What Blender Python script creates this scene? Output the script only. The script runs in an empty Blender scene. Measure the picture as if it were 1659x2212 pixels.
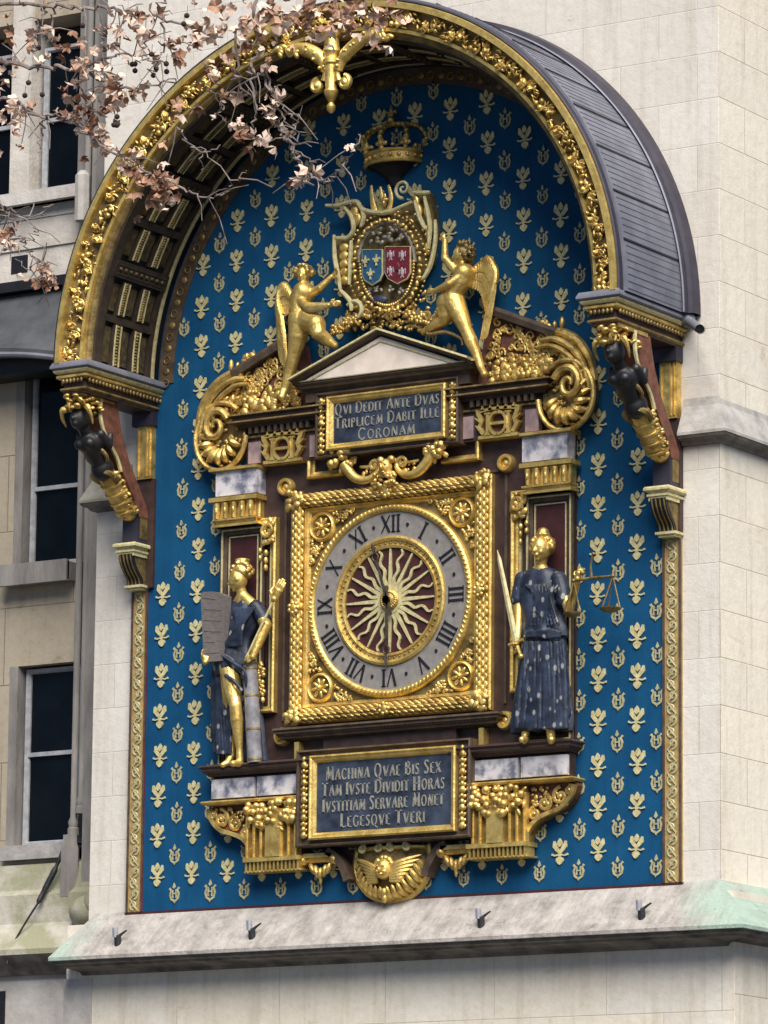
import bpy, math, random
import numpy as np
from mathutils import Vector, Matrix
random.seed(7)
R = math.radians
PI = math.pi
sc = bpy.context.scene
col = sc.collection

# ------------------------------------------------------------------ camera
CAM = np.array((18.0288, -27.9220, -5.4525))
YAW, PIT, ROL, FPX = R(32.9987), R(10.4223), R(0.5785), 10152.8
CX, CY = 829.5, 1106.0                       # survey grid: 1659 x 2212 units across the picture
_fw = np.array((-math.sin(YAW)*math.cos(PIT), math.cos(YAW)*math.cos(PIT), math.sin(PIT)))
_r = np.array((math.cos(YAW), math.sin(YAW), 0.0))
_u = np.cross(_r, _fw)
_c, _s = math.cos(ROL), math.sin(ROL)
_r2, _u2 = _c*_r + _s*_u, -_s*_r + _c*_u
cd = bpy.data.cameras.new('camera')
cam = bpy.data.objects.new('camera', cd)
col.objects.link(cam)
cd.sensor_fit = 'HORIZONTAL'; cd.sensor_width = 36.0
cd.lens = 36.0*FPX/1659.0
cd.clip_start = 0.5; cd.clip_end = 2000
M = Matrix(((_r2[0], _u2[0], -_fw[0], CAM[0]), (_r2[1], _u2[1], -_fw[1], CAM[1]),
            (_r2[2], _u2[2], -_fw[2], CAM[2]), (0, 0, 0, 1)))
cam.matrix_world = M
sc.camera = cam

# ------------------------------------------------------------------ light
SUN_EL, SUN_AZ = R(50), R(138)               # azimuth measured from +Y towards +X
w = bpy.data.worlds.new('World'); sc.world = w; w.use_nodes = True
nt = w.node_tree
sky = nt.nodes.new('ShaderNodeTexSky'); sky.sky_type = 'NISHITA'; sky.sun_disc = False
sky.sun_elevation = SUN_EL; sky.sun_rotation = SUN_AZ
sky.air_density = 0.45; sky.dust_density = 0.3; sky.ozone_density = 1.0
nt.links.new(sky.outputs[0], nt.nodes['Background'].inputs[0])
nt.nodes['Background'].inputs[1].default_value = 0.05
sd = bpy.data.lights.new('sun', 'SUN'); sd.energy = 4.2; sd.angle = R(50); sd.color = (1.0, 0.945, 0.86)
so = bpy.data.objects.new('sun', sd); col.objects.link(so)
_d = Vector((math.sin(SUN_AZ)*math.cos(SUN_EL), math.cos(SUN_AZ)*math.cos(SUN_EL), math.sin(SUN_EL)))
so.rotation_euler = _d.to_track_quat('Z', 'Y').to_euler()
so.location = (20, -20, 30)
sc.view_settings.view_transform = 'Standard'
sc.view_settings.look = 'None'
sc.view_settings.exposure = 0.80
sc.view_settings.gamma = 1.0

# ------------------------------------------------------------------ helpers
def F(u, v, y=0.0):
    """survey point: picture grid position (u, v) carried to the real depth y"""
    d = _fw + _r2*(u-CX)/FPX - _u2*(v-CY)/FPX
    t = (y-CAM[1])/d[1]
    P = CAM + d*t
    return (float(P[0]), float(y), float(P[2]))

def tag(o, label=None, cat=None, group=None, kind=None):
    if label: o['label'] = label
    if cat: o['category'] = cat
    if group: o['group'] = group
    if kind: o['kind'] = kind
    return o

def thing(name, label, cat, loc=(0, 0, 0), group=None):
    o = bpy.data.objects.new(name, None); col.objects.link(o)
    o.location = loc; o.empty_display_size = .2
    return tag(o, label, cat, group)

def origin(p):
    v = Vector((0, 0, 0))
    while p is not None:
        v += Vector(p.location); p = p.parent
    return v

_ico = {}
def ico(n):
    if n in _ico: return _ico[n]
    t = (1+5**.5)/2
    v = [(-1,t,0),(1,t,0),(-1,-t,0),(1,-t,0),(0,-1,t),(0,1,t),(0,-1,-t),(0,1,-t),(t,0,-1),(t,0,1),(-t,0,-1),(-t,0,1)]
    v = [np.array(a, float)/np.linalg.norm(a) for a in v]
    f = [(0,11,5),(0,5,1),(0,1,7),(0,7,10),(0,10,11),(1,5,9),(5,11,4),(11,10,2),(10,7,6),(7,1,8),(3,9,4),(3,4,2),(3,2,6),(3,6,8),(3,8,9),(4,9,5),(2,4,11),(6,2,10),(8,6,7),(9,8,1)]
    for _ in range(n):
        c = {}; nf = []
        def mid(a, b):
            k = (min(a, b), max(a, b))
            if k not in c:
                m = v[a]+v[b]; v.append(m/np.linalg.norm(m)); c[k] = len(v)-1
            return c[k]
        for a, b, d in f:
            x, y, z = mid(a, b), mid(b, d), mid(d, a)
            nf += [(a, x, z), (b, y, x), (d, z, y), (x, y, z)]
        f = nf
    _ico[n] = (np.array(v), f)
    return _ico[n]

class MB:
    def __init__(s): s.v = []; s.f = []
    def add(s, vs, fs):
        n = len(s.v); s.v += [tuple(map(float, a)) for a in vs]; s.f += [tuple(i+n for i in f) for f in fs]; return s
    def box(s, x0, x1, y0, y1, z0, z1):
        return s.add([(x, y, z) for x in (x0, x1) for y in (y0, y1) for z in (z0, z1)],
                     [(0,1,3,2),(4,6,7,5),(0,4,5,1),(2,3,7,6),(0,2,6,4),(1,5,7,3)])
    def prism(s, poly, y0, y1):
        """poly of (x, z) extruded from y0 (front) to y1"""
        n = len(poly)
        s.add([(x, y0, z) for x, z in poly]+[(x, y1, z) for x, z in poly],
              [tuple(range(n)), tuple(range(2*n-1, n-1, -1))]+[(i, i+n, (i+1) % n+n, (i+1) % n) for i in range(n)])
        return s
    def xprism(s, poly, x0, x1):
        """poly of (y, z) extruded along x"""
        n = len(poly)
        s.add([(x0, y, z) for y, z in poly]+[(x1, y, z) for y, z in poly],
              [tuple(range(n)), tuple(range(2*n-1, n-1, -1))]+[(i, i+n, (i+1) % n+n, (i+1) % n) for i in range(n)])
        return s
    def ell(s, c, r, rot=None, n=1):
        V, f = ico(n)
        r = (r, r, r) if not hasattr(r, '__len__') else r
        P = V*np.array(r)
        if rot is not None: P = P @ np.array(rot).T
        return s.add(P+np.array(c), f)
    def tube(s, pts, rad, n=8, flat=1.0, caps=True):
        P = [Vector(p) for p in pts]; m = len(P)
        if not hasattr(rad, '__len__'): rad = [rad]*m
        up = Vector((0, 1, 0)); vs = []
        for i in range(m):
            t = (P[min(i+1, m-1)]-P[max(i-1, 0)])
            if t.length < 1e-9: t = Vector((0, 0, 1))
            t.normalize()
            a = t.cross(up)
            if a.length < .15: a = t.cross(Vector((1, 0, 0)))
            a.normalize(); b = a.cross(t).normalized()
            for k in range(n):
                an = 2*PI*k/n
                vs.append(P[i]+a*rad[i]*math.cos(an)+b*rad[i]*flat*math.sin(an))
        fs = [(i*n+k, i*n+(k+1) % n, (i+1)*n+(k+1) % n, (i+1)*n+k) for i in range(m-1) for k in range(n)]
        if caps: fs += [tuple(range(n-1, -1, -1)), tuple(range((m-1)*n, m*n))]
        return s.add(vs, fs)
    def limb(s, joints, n=12):
        """joints of (x, y, z, r): tapered tube with a ball at every joint"""
        for a, b in zip(joints[:-1], joints[1:]):
            k = 5
            s.tube([tuple(a[i]+(b[i]-a[i])*t/k for i in range(3)) for t in range(k+1)],
                   [a[3]+(b[3]-a[3])*t/k for t in range(k+1)], n)
        for a in joints: s.ell(a[:3], a[3], n=2)
        return s
    def mold(s, path, prof, closed=False):
        """mitred moulding: path of (x, z), profile of (offset to the left of travel, y)"""
        n = len(path); m = len(prof); vs = []
        P = [np.array(p, float) for p in path]
        for i in range(n):
            def nrm(a, b):
                d = P[b]-P[a]; d = d/(np.linalg.norm(d)+1e-12); return np.array((-d[1], d[0]))
            if closed: n1, n2 = nrm((i-1) % n, i), nrm(i, (i+1) % n)
            else:
                n1 = nrm(max(i-1, 0), max(i-1, 0)+1); n2 = nrm(min(i, n-2), min(i, n-2)+1)
            b = n1+n2; b = b/(np.dot(b, b)/2+1e-9)
            for o, y in prof: vs.append((P[i][0]+b[0]*o, y, P[i][1]+b[1]*o))
        fs = [(i*m+k, i*m+k+1, ((i+1) % n)*m+k+1, ((i+1) % n)*m+k) for i in range(n if closed else n-1) for k in range(m-1)]
        if not closed: fs += [tuple(range(m-1, -1, -1)), tuple(range((n-1)*m, n*m))]
        return s.add(vs, fs)
    def lathe(s, c, prof, n=20):
        """prof of (r, z) about a vertical axis at c"""
        m = len(prof)
        vs = [(c[0]+r*math.cos(2*PI*k/n), c[1]+r*math.sin(2*PI*k/n), c[2]+z) for r, z in prof for k in range(n)]
        fs = [(i*n+k, i*n+(k+1) % n, (i+1)*n+(k+1) % n, (i+1)*n+k) for i in range(m-1) for k in range(n)]
        fs += [tuple(range(n-1, -1, -1)), tuple(range((m-1)*n, m*n))]
        return s.add(vs, fs)
    def ylathe(s, c, prof, n=32):
        """prof of (r, y) about an axis along y at c=(x, z)"""
        m = len(prof)
        vs = [(c[0]+r*math.cos(2*PI*k/n), y, c[1]+r*math.sin(2*PI*k/n)) for r, y in prof for k in range(n)]
        fs = [(i*n+k, i*n+(k+1) % n, (i+1)*n+(k+1) % n, (i+1)*n+k) for i in range(m-1) for k in range(n)]
        return s.add(vs, fs)
    def disc(s, c, r, y0, y1, n=48):
        return s.prism([(c[0]+r*math.cos(2*PI*k/n), c[1]+r*math.sin(2*PI*k/n)) for k in range(n)], y0, y1)
    def ribbon(s, pts, wd, y0, y1):
        """flat band of width wd along (x, z) points, extruded y0..y1"""
        n = len(pts); L = []; Q = []
        if not hasattr(wd, '__len__'): wd = [wd]*n
        for i in range(n):
            a, b = pts[max(i-1, 0)], pts[min(i+1, n-1)]
            dx, dz = b[0]-a[0], b[1]-a[1]; l = math.hypot(dx, dz)+1e-9
            nx, nz = -dz/l*wd[i]/2, dx/l*wd[i]/2
            L.append((pts[i][0]+nx, pts[i][1]+nz)); Q.append((pts[i][0]-nx, pts[i][1]-nz))
        for i in range(n-1):
            s.prism([L[i], L[i+1], Q[i+1], Q[i]], y0, y1)
        return s
    def mirror(s, cx):
        """add the mirror image about x = cx"""
        n = len(s.v); nf = len(s.f)
        s.v += [(2*cx-x, y, z) for x, y, z in s.v[:n]]
        s.f += [tuple(i+n for i in reversed(f)) for f in s.f[:nf]]
        return s
    def build(s, name, mat, parent=None, label=None, smooth=38, cat=None, group=None, kind=None, fuse=None, sm=2, rnd=None):
        o0 = origin(parent)
        me = bpy.data.meshes.new(name)
        me.from_pydata([(x-o0.x, y-o0.y, z-o0.z) for x, y, z in s.v], [], s.f)
        me.update()
        o = bpy.data.objects.new(name, me); col.objects.link(o)
        if fuse:
            md = o.modifiers.new('fuse', 'REMESH'); md.mode = 'VOXEL'; md.voxel_size = fuse; md.adaptivity = 0
            ms = o.modifiers.new('soft', 'SMOOTH'); ms.factor = .5; ms.iterations = sm
            dg = bpy.context.evaluated_depsgraph_get()
            m2 = bpy.data.meshes.new_from_object(o.evaluated_get(dg))
            o.modifiers.clear(); o.data = m2; me = m2; me.name = name
        me.materials.clear(); me.materials.append(mat)
        if smooth is not None:
            me.shade_smooth()
            if smooth < 180 and not fuse: me.set_sharp_from_angle(angle=R(smooth))
        if parent is not None: o.parent = parent
        return tag(o, label, cat, group, kind)

def rotm(ax, ay, az):
    return np.array(Matrix.Rotation(az, 3, 'Z') @ Matrix.Rotation(ay, 3, 'Y') @ Matrix.Rotation(ax, 3, 'X'))

def spiral(cx, cz, r0, r1, a0, turns, n=40):
    return [(cx+(r0+(r1-r0)*(t/n)**.8)*math.cos(a0+2*PI*turns*t/n), cz+(r0+(r1-r0)*(t/n)**.8)*math.sin(a0+2*PI*turns*t/n)) for t in range(n+1)]

def rect(x0, x1, z0, z1): return [(x0, z0), (x1, z0), (x1, z1), (x0, z1)]      # counter-clockwise: left of travel is inside

def smoothline(pts, k=6):
    """Catmull-Rom through points of any dimension"""
    P = [np.array(p, float) for p in pts]; out = []
    for i in range(len(P)-1):
        p0, p1, p2, p3 = P[max(i-1, 0)], P[i], P[i+1], P[min(i+2, len(P)-1)]
        for t in range(k):
            t /= k
            out.append(tuple(.5*((2*p1)+(-p0+p2)*t+(2*p0-5*p1+4*p2-p3)*t*t+(-p0+3*p1-3*p2+p3)*t**3)))
    out.append(tuple(P[-1])); return out

# ------------------------------------------------------------------ materials
def nodes(name):
    m = bpy.data.materials.new(name); m.use_nodes = True
    t = m.node_tree; b = t.nodes['Principled BSDF']
    return m, t, b

def ramp(t, stops):
    r = t.nodes.new('ShaderNodeValToRGB'); e = r.color_ramp.elements
    e[0].position, e[0].color = stops[0][0], (*stops[0][1], 1)
    e[1].position, e[1].color = stops[-1][0], (*stops[-1][1], 1)
    for p, c in stops[1:-1]:
        x = e.new(p); x.color = (*c, 1)
    return r

def coords(t, scale=(1, 1, 1)):
    g = t.nodes.new('ShaderNodeNewGeometry')
    m = t.nodes.new('ShaderNodeMapping'); m.inputs['Scale'].default_value = scale
    t.links.new(g.outputs['Position'], m.inputs[0]); return m.outputs[0]

def noise(t, vec, scale, detail=5, rough=.6):
    n = t.nodes.new('ShaderNodeTexNoise'); n.inputs['Scale'].default_value = scale
    n.inputs['Detail'].default_value = detail; n.inputs['Roughness'].default_value = rough
    t.links.new(vec, n.inputs['Vector']); return n.outputs[0]

def bump(t, b, h, dist, strength=.5):
    u = t.nodes.new('ShaderNodeBump'); u.inputs['Distance'].default_value = dist; u.inputs['Strength'].default_value = strength
    t.links.new(h, u.inputs['Height']); t.links.new(u.outputs[0], b.inputs['Normal']); return u

def mix(t, fac, a, b, mode='MIX'):
    m = t.nodes.new('ShaderNodeMix'); m.data_type = 'RGBA'; m.blend_type = mode
    for sock, val in ((0, fac), (6, a), (7, b)):
        if hasattr(val, 'is_output') or hasattr(val, 'links'): t.links.new(val, m.inputs[sock])
        elif hasattr(val, '__len__'): m.inputs[sock].default_value = (*val, 1)
        else: m.inputs[sock].default_value = val
    return m.outputs[2]

def simple(name, c1, c2=None, scale=12, rough=.7, metal=0.0, bd=0.0, bscale=None, detail=5, stretch=(1, 1, 1), spread=(.35, .65)):
    m, t, b = nodes(name); c2 = c2 or tuple(x*.75 for x in c1)
    v = coords(t, stretch); n = noise(t, v, scale, detail)
    r = ramp(t, [(spread[0], c2), (spread[1], c1)]); t.links.new(n, r.inputs[0]); t.links.new(r.outputs[0], b.inputs['Base Color'])
    b.inputs['Roughness'].default_value = rough; b.inputs['Metallic'].default_value = metal
    if bd: bump(t, b, noise(t, v, bscale or scale*2, 6), bd)
    return m

def ashlar(name, base, dark, mort, course=.33, width=.62, axis='xz', warm=None, jitter=.25, stain=None, mortar_size=.006):
    m, t, b = nodes(name)
    g = t.nodes.new('ShaderNodeNewGeometry'); sp = t.nodes.new('ShaderNodeSeparateXYZ'); t.links.new(g.outputs['Position'], sp.inputs[0])
    cb = t.nodes.new('ShaderNodeCombineXYZ')
    t.links.new(sp.outputs['X' if axis[0] == 'x' else 'Y'], cb.inputs[0]); 
    ad = t.nodes.new('ShaderNodeMath'); ad.operation = 'ADD'; ad.inputs[1].default_value = 20.06
    t.links.new(sp.outputs['Z'], ad.inputs[0]); t.links.new(ad.outputs[0], cb.inputs[1])
    br = t.nodes.new('ShaderNodeTexBrick'); t.links.new(cb.outputs[0], br.inputs['Vector'])
    br.inputs['Scale'].default_value = 1; br.inputs['Brick Width'].default_value = width; br.inputs['Row Height'].default_value = course
    br.inputs['Mortar Size'].default_value = mortar_size; br.inputs['Mortar Smooth'].default_value = .6
    br.inputs['Color1'].default_value = (*base, 1); br.inputs['Color2'].default_value = (*(warm or tuple(x*.9 for x in base)), 1)
    br.inputs['Mortar'].default_value = (*mort, 1); br.inputs['Bias'].default_value = 0
    v = coords(t); n1 = noise(t, v, 1.6, 6, .65); n2 = noise(t, v, 14, 6, .7); n3 = noise(t, v, 55, 4, .7)
    r1 = ramp(t, [(.38, (0, 0, 0)), (.62, (1, 1, 1))]); t.links.new(n1, r1.inputs[0])
    c = mix(t, r1.outputs[0], mix(t, .5, br.outputs['Color'], dark), br.outputs['Color'])
    r2 = ramp(t, [(.3, (.88, .865, .85)), (.6, (1, 1, 1))]); t.links.new(n2, r2.inputs[0])
    c = mix(t, .8, c, r2.outputs[0], 'MULTIPLY')
    r3 = ramp(t, [(.30, (.7, .68, .66)), (.42, (1, 1, 1))]); t.links.new(n3, r3.inputs[0])
    c = mix(t, .5, c, r3.outputs[0], 'MULTIPLY')
    ns2 = noise(t, coords(t, (5, 5, .35)), 1.6, 7, .7); rs2 = ramp(t, [(.50, (1, 1, 1)), (.72, (.78, .74, .69))]); t.links.new(ns2, rs2.inputs[0]); c = mix(t, .8, c, rs2.outputs[0], 'MULTIPLY')
    if stain:
        ns = noise(t, coords(t, (1.2, 1.2, 2.6)), 2.1, 8, .7)
        rs = ramp(t, [(.62, (1, 1, 1)), (.74, stain)]); t.links.new(ns, rs.inputs[0])
        c = mix(t, 1.0, c, rs.outputs[0], 'MULTIPLY')
    t.links.new(c, b.inputs['Base Color']); b.inputs['Roughness'].default_value = .9
    b.inputs['Specular IOR Level'].default_value = .2
    mu = t.nodes.new('ShaderNodeMath'); mu.operation = 'MULTIPLY_ADD'; mu.inputs[1].default_value = -1.2
    t.links.new(br.outputs['Fac'], mu.inputs[0]); t.links.new(n2, mu.inputs[2])
    bump(t, b, mu.outputs[0], .012, .35)
    return m

STONE = ashlar('pale_ashlar', (.69, .66, .615), (.59, .555, .51), (.53, .49, .44), warm=(.61, .575, .525), stain=(.62, .52, .42), mortar_size=.004)
STONE_SUNNY = ashlar('sun_toned_ashlar', (.82, .765, .655), (.72, .655, .54), (.50, .42, .33), axis='yz', width=.75, warm=(.72, .675, .60), mortar_size=.005, stain=(.80, .72, .60))  # brighter, warmer copy for the side, the sun's effect put into the colour
STONE_LOW = ashlar('sandy_ashlar', (.80, .74, .63), (.68, .62, .51), (.56, .49, .40), course=.55, width=.9, warm=(.76, .72, .65), stain=(.8, .74, .66), mortar_size=.004)
STONE_WING = ashlar('ochre_ashlar', (.46, .40, .31), (.33, .28, .22), (.2, .17, .14), course=.6, width=1.3, stain=(.55, .5, .45))
STONE_TRIM = simple('worn_trim_stone', (.44, .42, .40), (.26, .25, .24), 5, .9, bd=.01, bscale=30)
STONE_PIER = simple('grey_pier_stone', (.29, .27, .255), (.16, .15, .145), 6, .9, bd=.01, bscale=30, stretch=(1, 1, .3))
STONE_APRON = simple('pale_apron_stone', (.62, .575, .53), (.42, .385, .345), 4, .9, bd=.01, bscale=30)
STONE_LIGHT = simple('pale_carved_stone', (.58, .555, .53), (.40, .37, .345), 4, .9, bd=.01, bscale=30)

def ledge_mat():
    m, t, b = nodes('weathered_ledge_stone')
    v = coords(t); n = noise(t, v, 7, 8, .7)
    r = ramp(t, [(.3, (.22, .205, .19)), (.5, (.36, .335, .32)), (.7, (.48, .45, .43))]); t.links.new(n, r.inputs[0])
    # green copper wash near both ends, a stain with a shape of its own
    g = t.nodes.new('ShaderNodeNewGeometry'); sp = t.nodes.new('ShaderNodeSeparateXYZ'); t.links.new(g.outputs['Position'], sp.inputs[0])
    ab = t.nodes.new('ShaderNodeMath'); ab.operation = 'ABSOLUTE'; t.links.new(sp.outputs['X'], ab.inputs[0])
    n2 = noise(t, v, 3.2, 5, .6); ad = t.nodes.new('ShaderNodeMath'); ad.operation = 'MULTIPLY_ADD'; ad.inputs[1].default_value = 1.1
    t.links.new(n2, ad.inputs[0]); t.links.new(ab.outputs[0], ad.inputs[2])
    rg = ramp(t, [(.0, (0, 0, 0)), (1, (1, 1, 1))]); mp = t.nodes.new('ShaderNodeMapRange')
    mp.inputs[1].default_value = 2.95; mp.inputs[2].default_value = 3.35; t.links.new(ad.outputs[0], mp.inputs[0])
    c = mix(t, mp.outputs[0], r.outputs[0], (.33, .43, .37))
    n3 = noise(t, coords(t, (6, 1, .8)), 3, 6, .7); r3 = ramp(t, [(.42, (1, 1, 1)), (.62, (.62, .60, .56))]); t.links.new(n3, r3.inputs[0]); c = mix(t, .45, c, r3.outputs[0], 'MULTIPLY')
    n4 = noise(t, v, 5, 8, .75); r4 = ramp(t, [(.60, (1, 1, 1)), (.68, (.45, .43, .40))]); t.links.new(n4, r4.inputs[0]); c = mix(t, .8, c, r4.outputs[0], 'MULTIPLY')
    t.links.new(c, b.inputs['Base Color']); b.inputs['Roughness'].default_value = .85
    bump(t, b, noise(t, v, 26, 8, .7), .02, .7)
    return m
LEDGE = ledge_mat()
MOSSY = simple('mossy_ledge_stone', (.45, .42, .37), (.27, .265, .18), 3.5, .95, bd=.012, bscale=26, spread=(.42, .62))
OCHRE = simple('ochre_painted_border', (.42, .29, .115), (.28, .18, .065), 20, .6)
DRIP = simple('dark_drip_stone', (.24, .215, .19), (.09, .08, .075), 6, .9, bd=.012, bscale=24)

def gold_mat(name, c1, c2, rough=.38, metal=.8, bd=.004, bscale=40):
    m, t, b = nodes(name); v = coords(t); n = noise(t, v, 9, 6, .65)
    r = ramp(t, [(.32, c2), (.62, c1)]); t.links.new(n, r.inputs[0]); t.links.new(r.outputs[0], b.inputs['Base Color'])
    b.inputs['Metallic'].default_value = metal; n2 = noise(t, v, 16, 5)
    mr = t.nodes.new('ShaderNodeMapRange'); mr.inputs[3].default_value = rough-.1; mr.inputs[4].default_value = rough+.16
    t.links.new(n2, mr.inputs[0]); t.links.new(mr.outputs[0], b.inputs['Roughness'])
    bump(t, b, noise(t, v, bscale, 5), bd, .5); return m
GOLD = gold_mat('gilded_bronze', (.90, .66, .22), (.50, .33, .09), .40, .78, bd=.008)
GOLD_CARVED = gold_mat('gilded_carving', (.88, .64, .22), (.30, .185, .05), .42, .78, .012, 34)
GOLD_DULL = gold_mat('dull_shaded_gilding', (.34, .25, .10), (.10, .068, .028), .5, .65, .012, 30)  # dull gilding, darkened so grounds behind carving hold crevice shade in their colour
GOLD_PAINT = simple('pale_gold_leaf', (.68, .62, .36), (.46, .40, .19), 30, .55, .2)
GOLD_PAINT2 = simple('worn_gold_leaf', (.50, .47, .28), (.32, .29, .15), 30, .6, .15)
BROWN = simple('brown_porphyry', (.055, .028, .024), (.026, .014, .012), 14, .55)
BROWN_L = simple('umber_moulding', (.10, .068, .045), (.045, .030, .020), 12, .55)
WINE = simple('wine_red_panel', (.060, .012, .014), (.035, .008, .009), 14, .55)
MAUVE = simple('mauve_marble', (.36, .26, .26), (.22, .155, .165), 9, .4, spread=(.4, .6))
MARBLE = simple('veined_grey_marble', (.60, .58, .61), (.14, .15, .21), 7, .35, detail=9, spread=(.40, .56))
TYMP = simple('cream_marble', (.78, .68, .60), (.62, .53, .46), 8, .5)
BLUE = simple('blue_painted_wall', (.006, .068, .165), (.004, .052, .132), 3, .7, bd=.003, bscale=60)
_t = BLUE.node_tree; _b = _t.nodes['Principled BSDF']; _b.inputs['Specular IOR Level'].default_value = .12
_src = _b.inputs['Base Color'].links[0].from_socket
_n = noise(_t, coords(_t, (7, 1, .5)), 1.5, 7, .7); _r = ramp(_t, [(.40, (1, 1, 1)), (.70, (1.3, 1.2, 1.15))]); _t.links.new(_n, _r.inputs[0])
_t.links.new(mix(_t, 1.0, _src, _r.outputs[0], 'MULTIPLY'), _b.inputs['Base Color'])
AZURE = simple('azure_enamel', (.02, .10, .19), (.012, .06, .13), 20, .5)
RED = simple('crimson_enamel', (.17, .012, .025), (.10, .008, .015), 20, .5)
SLATE = simple('blue_black_slate', (.050, .066, .105), (.012, .017, .032), 8, .4, detail=8)
LETTER = simple('silver_gilt_lettering', (.38, .36, .29), (.20, .20, .18), 40, .5, .2)
DIAL = simple('grey_stone_dial', (.25, .235, .225), (.185, .173, .168), 20, .7)
SOFFIT = simple('dark_painted_wood', (.045, .030, .020), (.022, .015, .011), 12, .6)
PANEL_G = simple('tarnished_panel', (.11, .082, .035), (.03, .022, .014), 26, .6, .2)
BLACK = simple('black_paint', (.012, .012, .016), (.006, .006, .008), 10, .5)
IRON = simple('dark_iron', (.05, .05, .055), (.025, .025, .03), 20, .5, .5)
STEEL = simple('pale_galvanised_steel', (.55, .55, .6), (.4, .4, .45), 20, .4, .6)
ROBE_C = (.030, .042, .075)
def robe_mat():
    m, t, b = nodes('midnight_blue_robe'); v = coords(t)
    n = noise(t, v, 10, 5); r = ramp(t, [(.35, (.006, .010, .022)), (.65, (.030, .044, .080))]); t.links.new(n, r.inputs[0])
    vo = t.nodes.new('ShaderNodeTexVoronoi'); vo.inputs['Scale'].default_value = 13; vo.inputs['Randomness'].default_value = .9
    mp = t.nodes.new('ShaderNodeMapping'); mp.inputs['Scale'].default_value = (1.25, .4, .8)
    g = t.nodes.new('ShaderNodeNewGeometry'); t.links.new(g.outputs['Position'], mp.inputs[0]); t.links.new(mp.outputs[0], vo.inputs['Vector'])
    rr = ramp(t, [(.19, (1, 1, 1)), (.27, (0, 0, 0))]); t.links.new(vo.outputs['Distance'], rr.inputs[0])
    n2 = noise(t, v, 40, 3); r2 = ramp(t, [(.30, (0, 0, 0)), (.40, (1, 1, 1))]); t.links.new(n2, r2.inputs[0])
    k = mix(t, 1.0, rr.outputs[0], r2.outputs[0], 'MULTIPLY')
    c = mix(t, k, r.outputs[0], (.26, .26, .25)); t.links.new(c, b.inputs['Base Color'])
    b.inputs['Roughness'].default_value = .5; bump(t, b, noise(t, v, 30, 4), .006, .5); return m
ROBE = robe_mat()
TABLET = simple('grey_slate_tablet', (.115, .10, .098), (.075, .066, .064), 30, .7, stretch=(1, 1, 3))
LEADC = simple('lead_sheet', (.195, .202, .25), (.13, .135, .172), 5, .55, .2, bd=.004, bscale=14, stretch=(1, 1, 1))
LEAD_RIM = simple('purple_black_lead', (.05, .045, .065), (.03, .027, .042), 6, .5, .3)
LEAD_HOOD = simple('slate_grey_lead', (.085, .09, .10), (.05, .055, .062), 5, .6, .2)
TERRA = simple('terracotta_paint', (.20, .075, .045), (.09, .035, .022), 16, .6)
FRAMEP = simple('grey_window_paint', (.42, .43, .46), (.28, .29, .31), 18, .5)
GLASS = simple('dark_window_glass', (.004, .006, .008), (.002, .003, .004), 3, .10)
GLASS.node_tree.nodes['Principled BSDF'].inputs['Specular IOR Level'].default_value = .2
BARK = simple('pale_twig_bark', (.30, .25, .23), (.12, .09, .08), 20, .8)
LEAF = simple('dry_plane_leaf', (.50, .30, .20), (.19, .08, .045), 7, .7, spread=(.36, .62))
LEAF_P = simple('pale_dry_leaf', (.84, .68, .57), (.52, .35, .26), 9, .7)
SEED = simple('dark_seed_ball', (.05, .028, .022), (.02, .012, .01), 60, .9)
GROUNDM = simple('asphalt', (.05, .05, .05), (.035, .035, .035), 3, .9)
# ------------------------------------------------------------------ ground and tower
X0 = .025; AX, AZ = .025, 1.82
g = MB(); g.add([(-400, -400, -7.1), (400, -400, -7.1), (400, 400, -7.1), (-400, 400, -7.1)], [(0, 1, 2, 3)])
g.build('ground', GROUNDM, kind='structure')

TL_, TR_ = -2.67, 2.65
tower = thing('clock_tower', 'tall pale stone tower with a sloped ledge that carries the gilded clock', 'building', (0, 2.6, -7.1))
MB().box(TL_, TR_, 0, 5.2, .93, 9.0).build('upper_wall', STONE, tower, smooth=None)
m = MB().box(TL_, TR_-.004, .004, 5.2, -2.2, .935); m.build('middle_wall', STONE, tower, smooth=None)
m = MB()                                                   # side faces, a few mm proud, with their own coursing
m.box(TR_, TR_+.004, .002, 5.2, -2.2, 9.0)
m.build('side_wall', STONE_SUNNY, tower, 'creamy ashlar side wall with its sunlit tone put into the colour', smooth=None)
MB().box(-2.80, 2.79, -.08, 5.2, -7.1, -2.2).build('lower_wall', STONE_LOW, tower, 'sandy stone wall below the ledge', smooth=None)
m = MB().box(-2.815, -2.56, -.092, -.08, -7.1, -2.60); m.build('corner_strip', STONE_LIGHT, tower, smooth=None)
m = MB().box(2.79, 2.794, -.07, 5.2, -7.1, -2.6); m.build('lower_side_wall', STONE_SUNNY, tower, smooth=None)
# sloped ledge all round: closed mitred run, plan outline at wall swept with a y/z profile
def plan_mold(mb, outline, prof):
    """outline of (x, y) open polyline, offset outwards (right of travel); prof of (offset, z)"""
    n = len(outline); m_ = len(prof); vs = []
    P = [np.array(p, float) for p in outline]
    for i in range(n):
        def nr(a, b):
            d = P[b]-P[a]; d /= np.linalg.norm(d); return np.array((d[1], -d[0]))
        n1 = nr(max(i-1, 0), max(i-1, 0)+1); n2 = nr(min(i, n-2), min(i, n-2)+1)
        b = n1+n2; b = b/(np.dot(b, b)/2)
        for o, z in prof: vs.append((P[i][0]+b[0]*o, P[i][1]+b[1]*o, z))
    fs = [(i*m_+k, (i+1)*m_+k, (i+1)*m_+k+1, i*m_+k+1) for i in range(n-1) for k in range(m_-1)]
    fs += [tuple(range(m_)), tuple(range(n*m_-1, (n-1)*m_-1, -1))]
    mb.add(vs, fs); return mb
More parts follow.
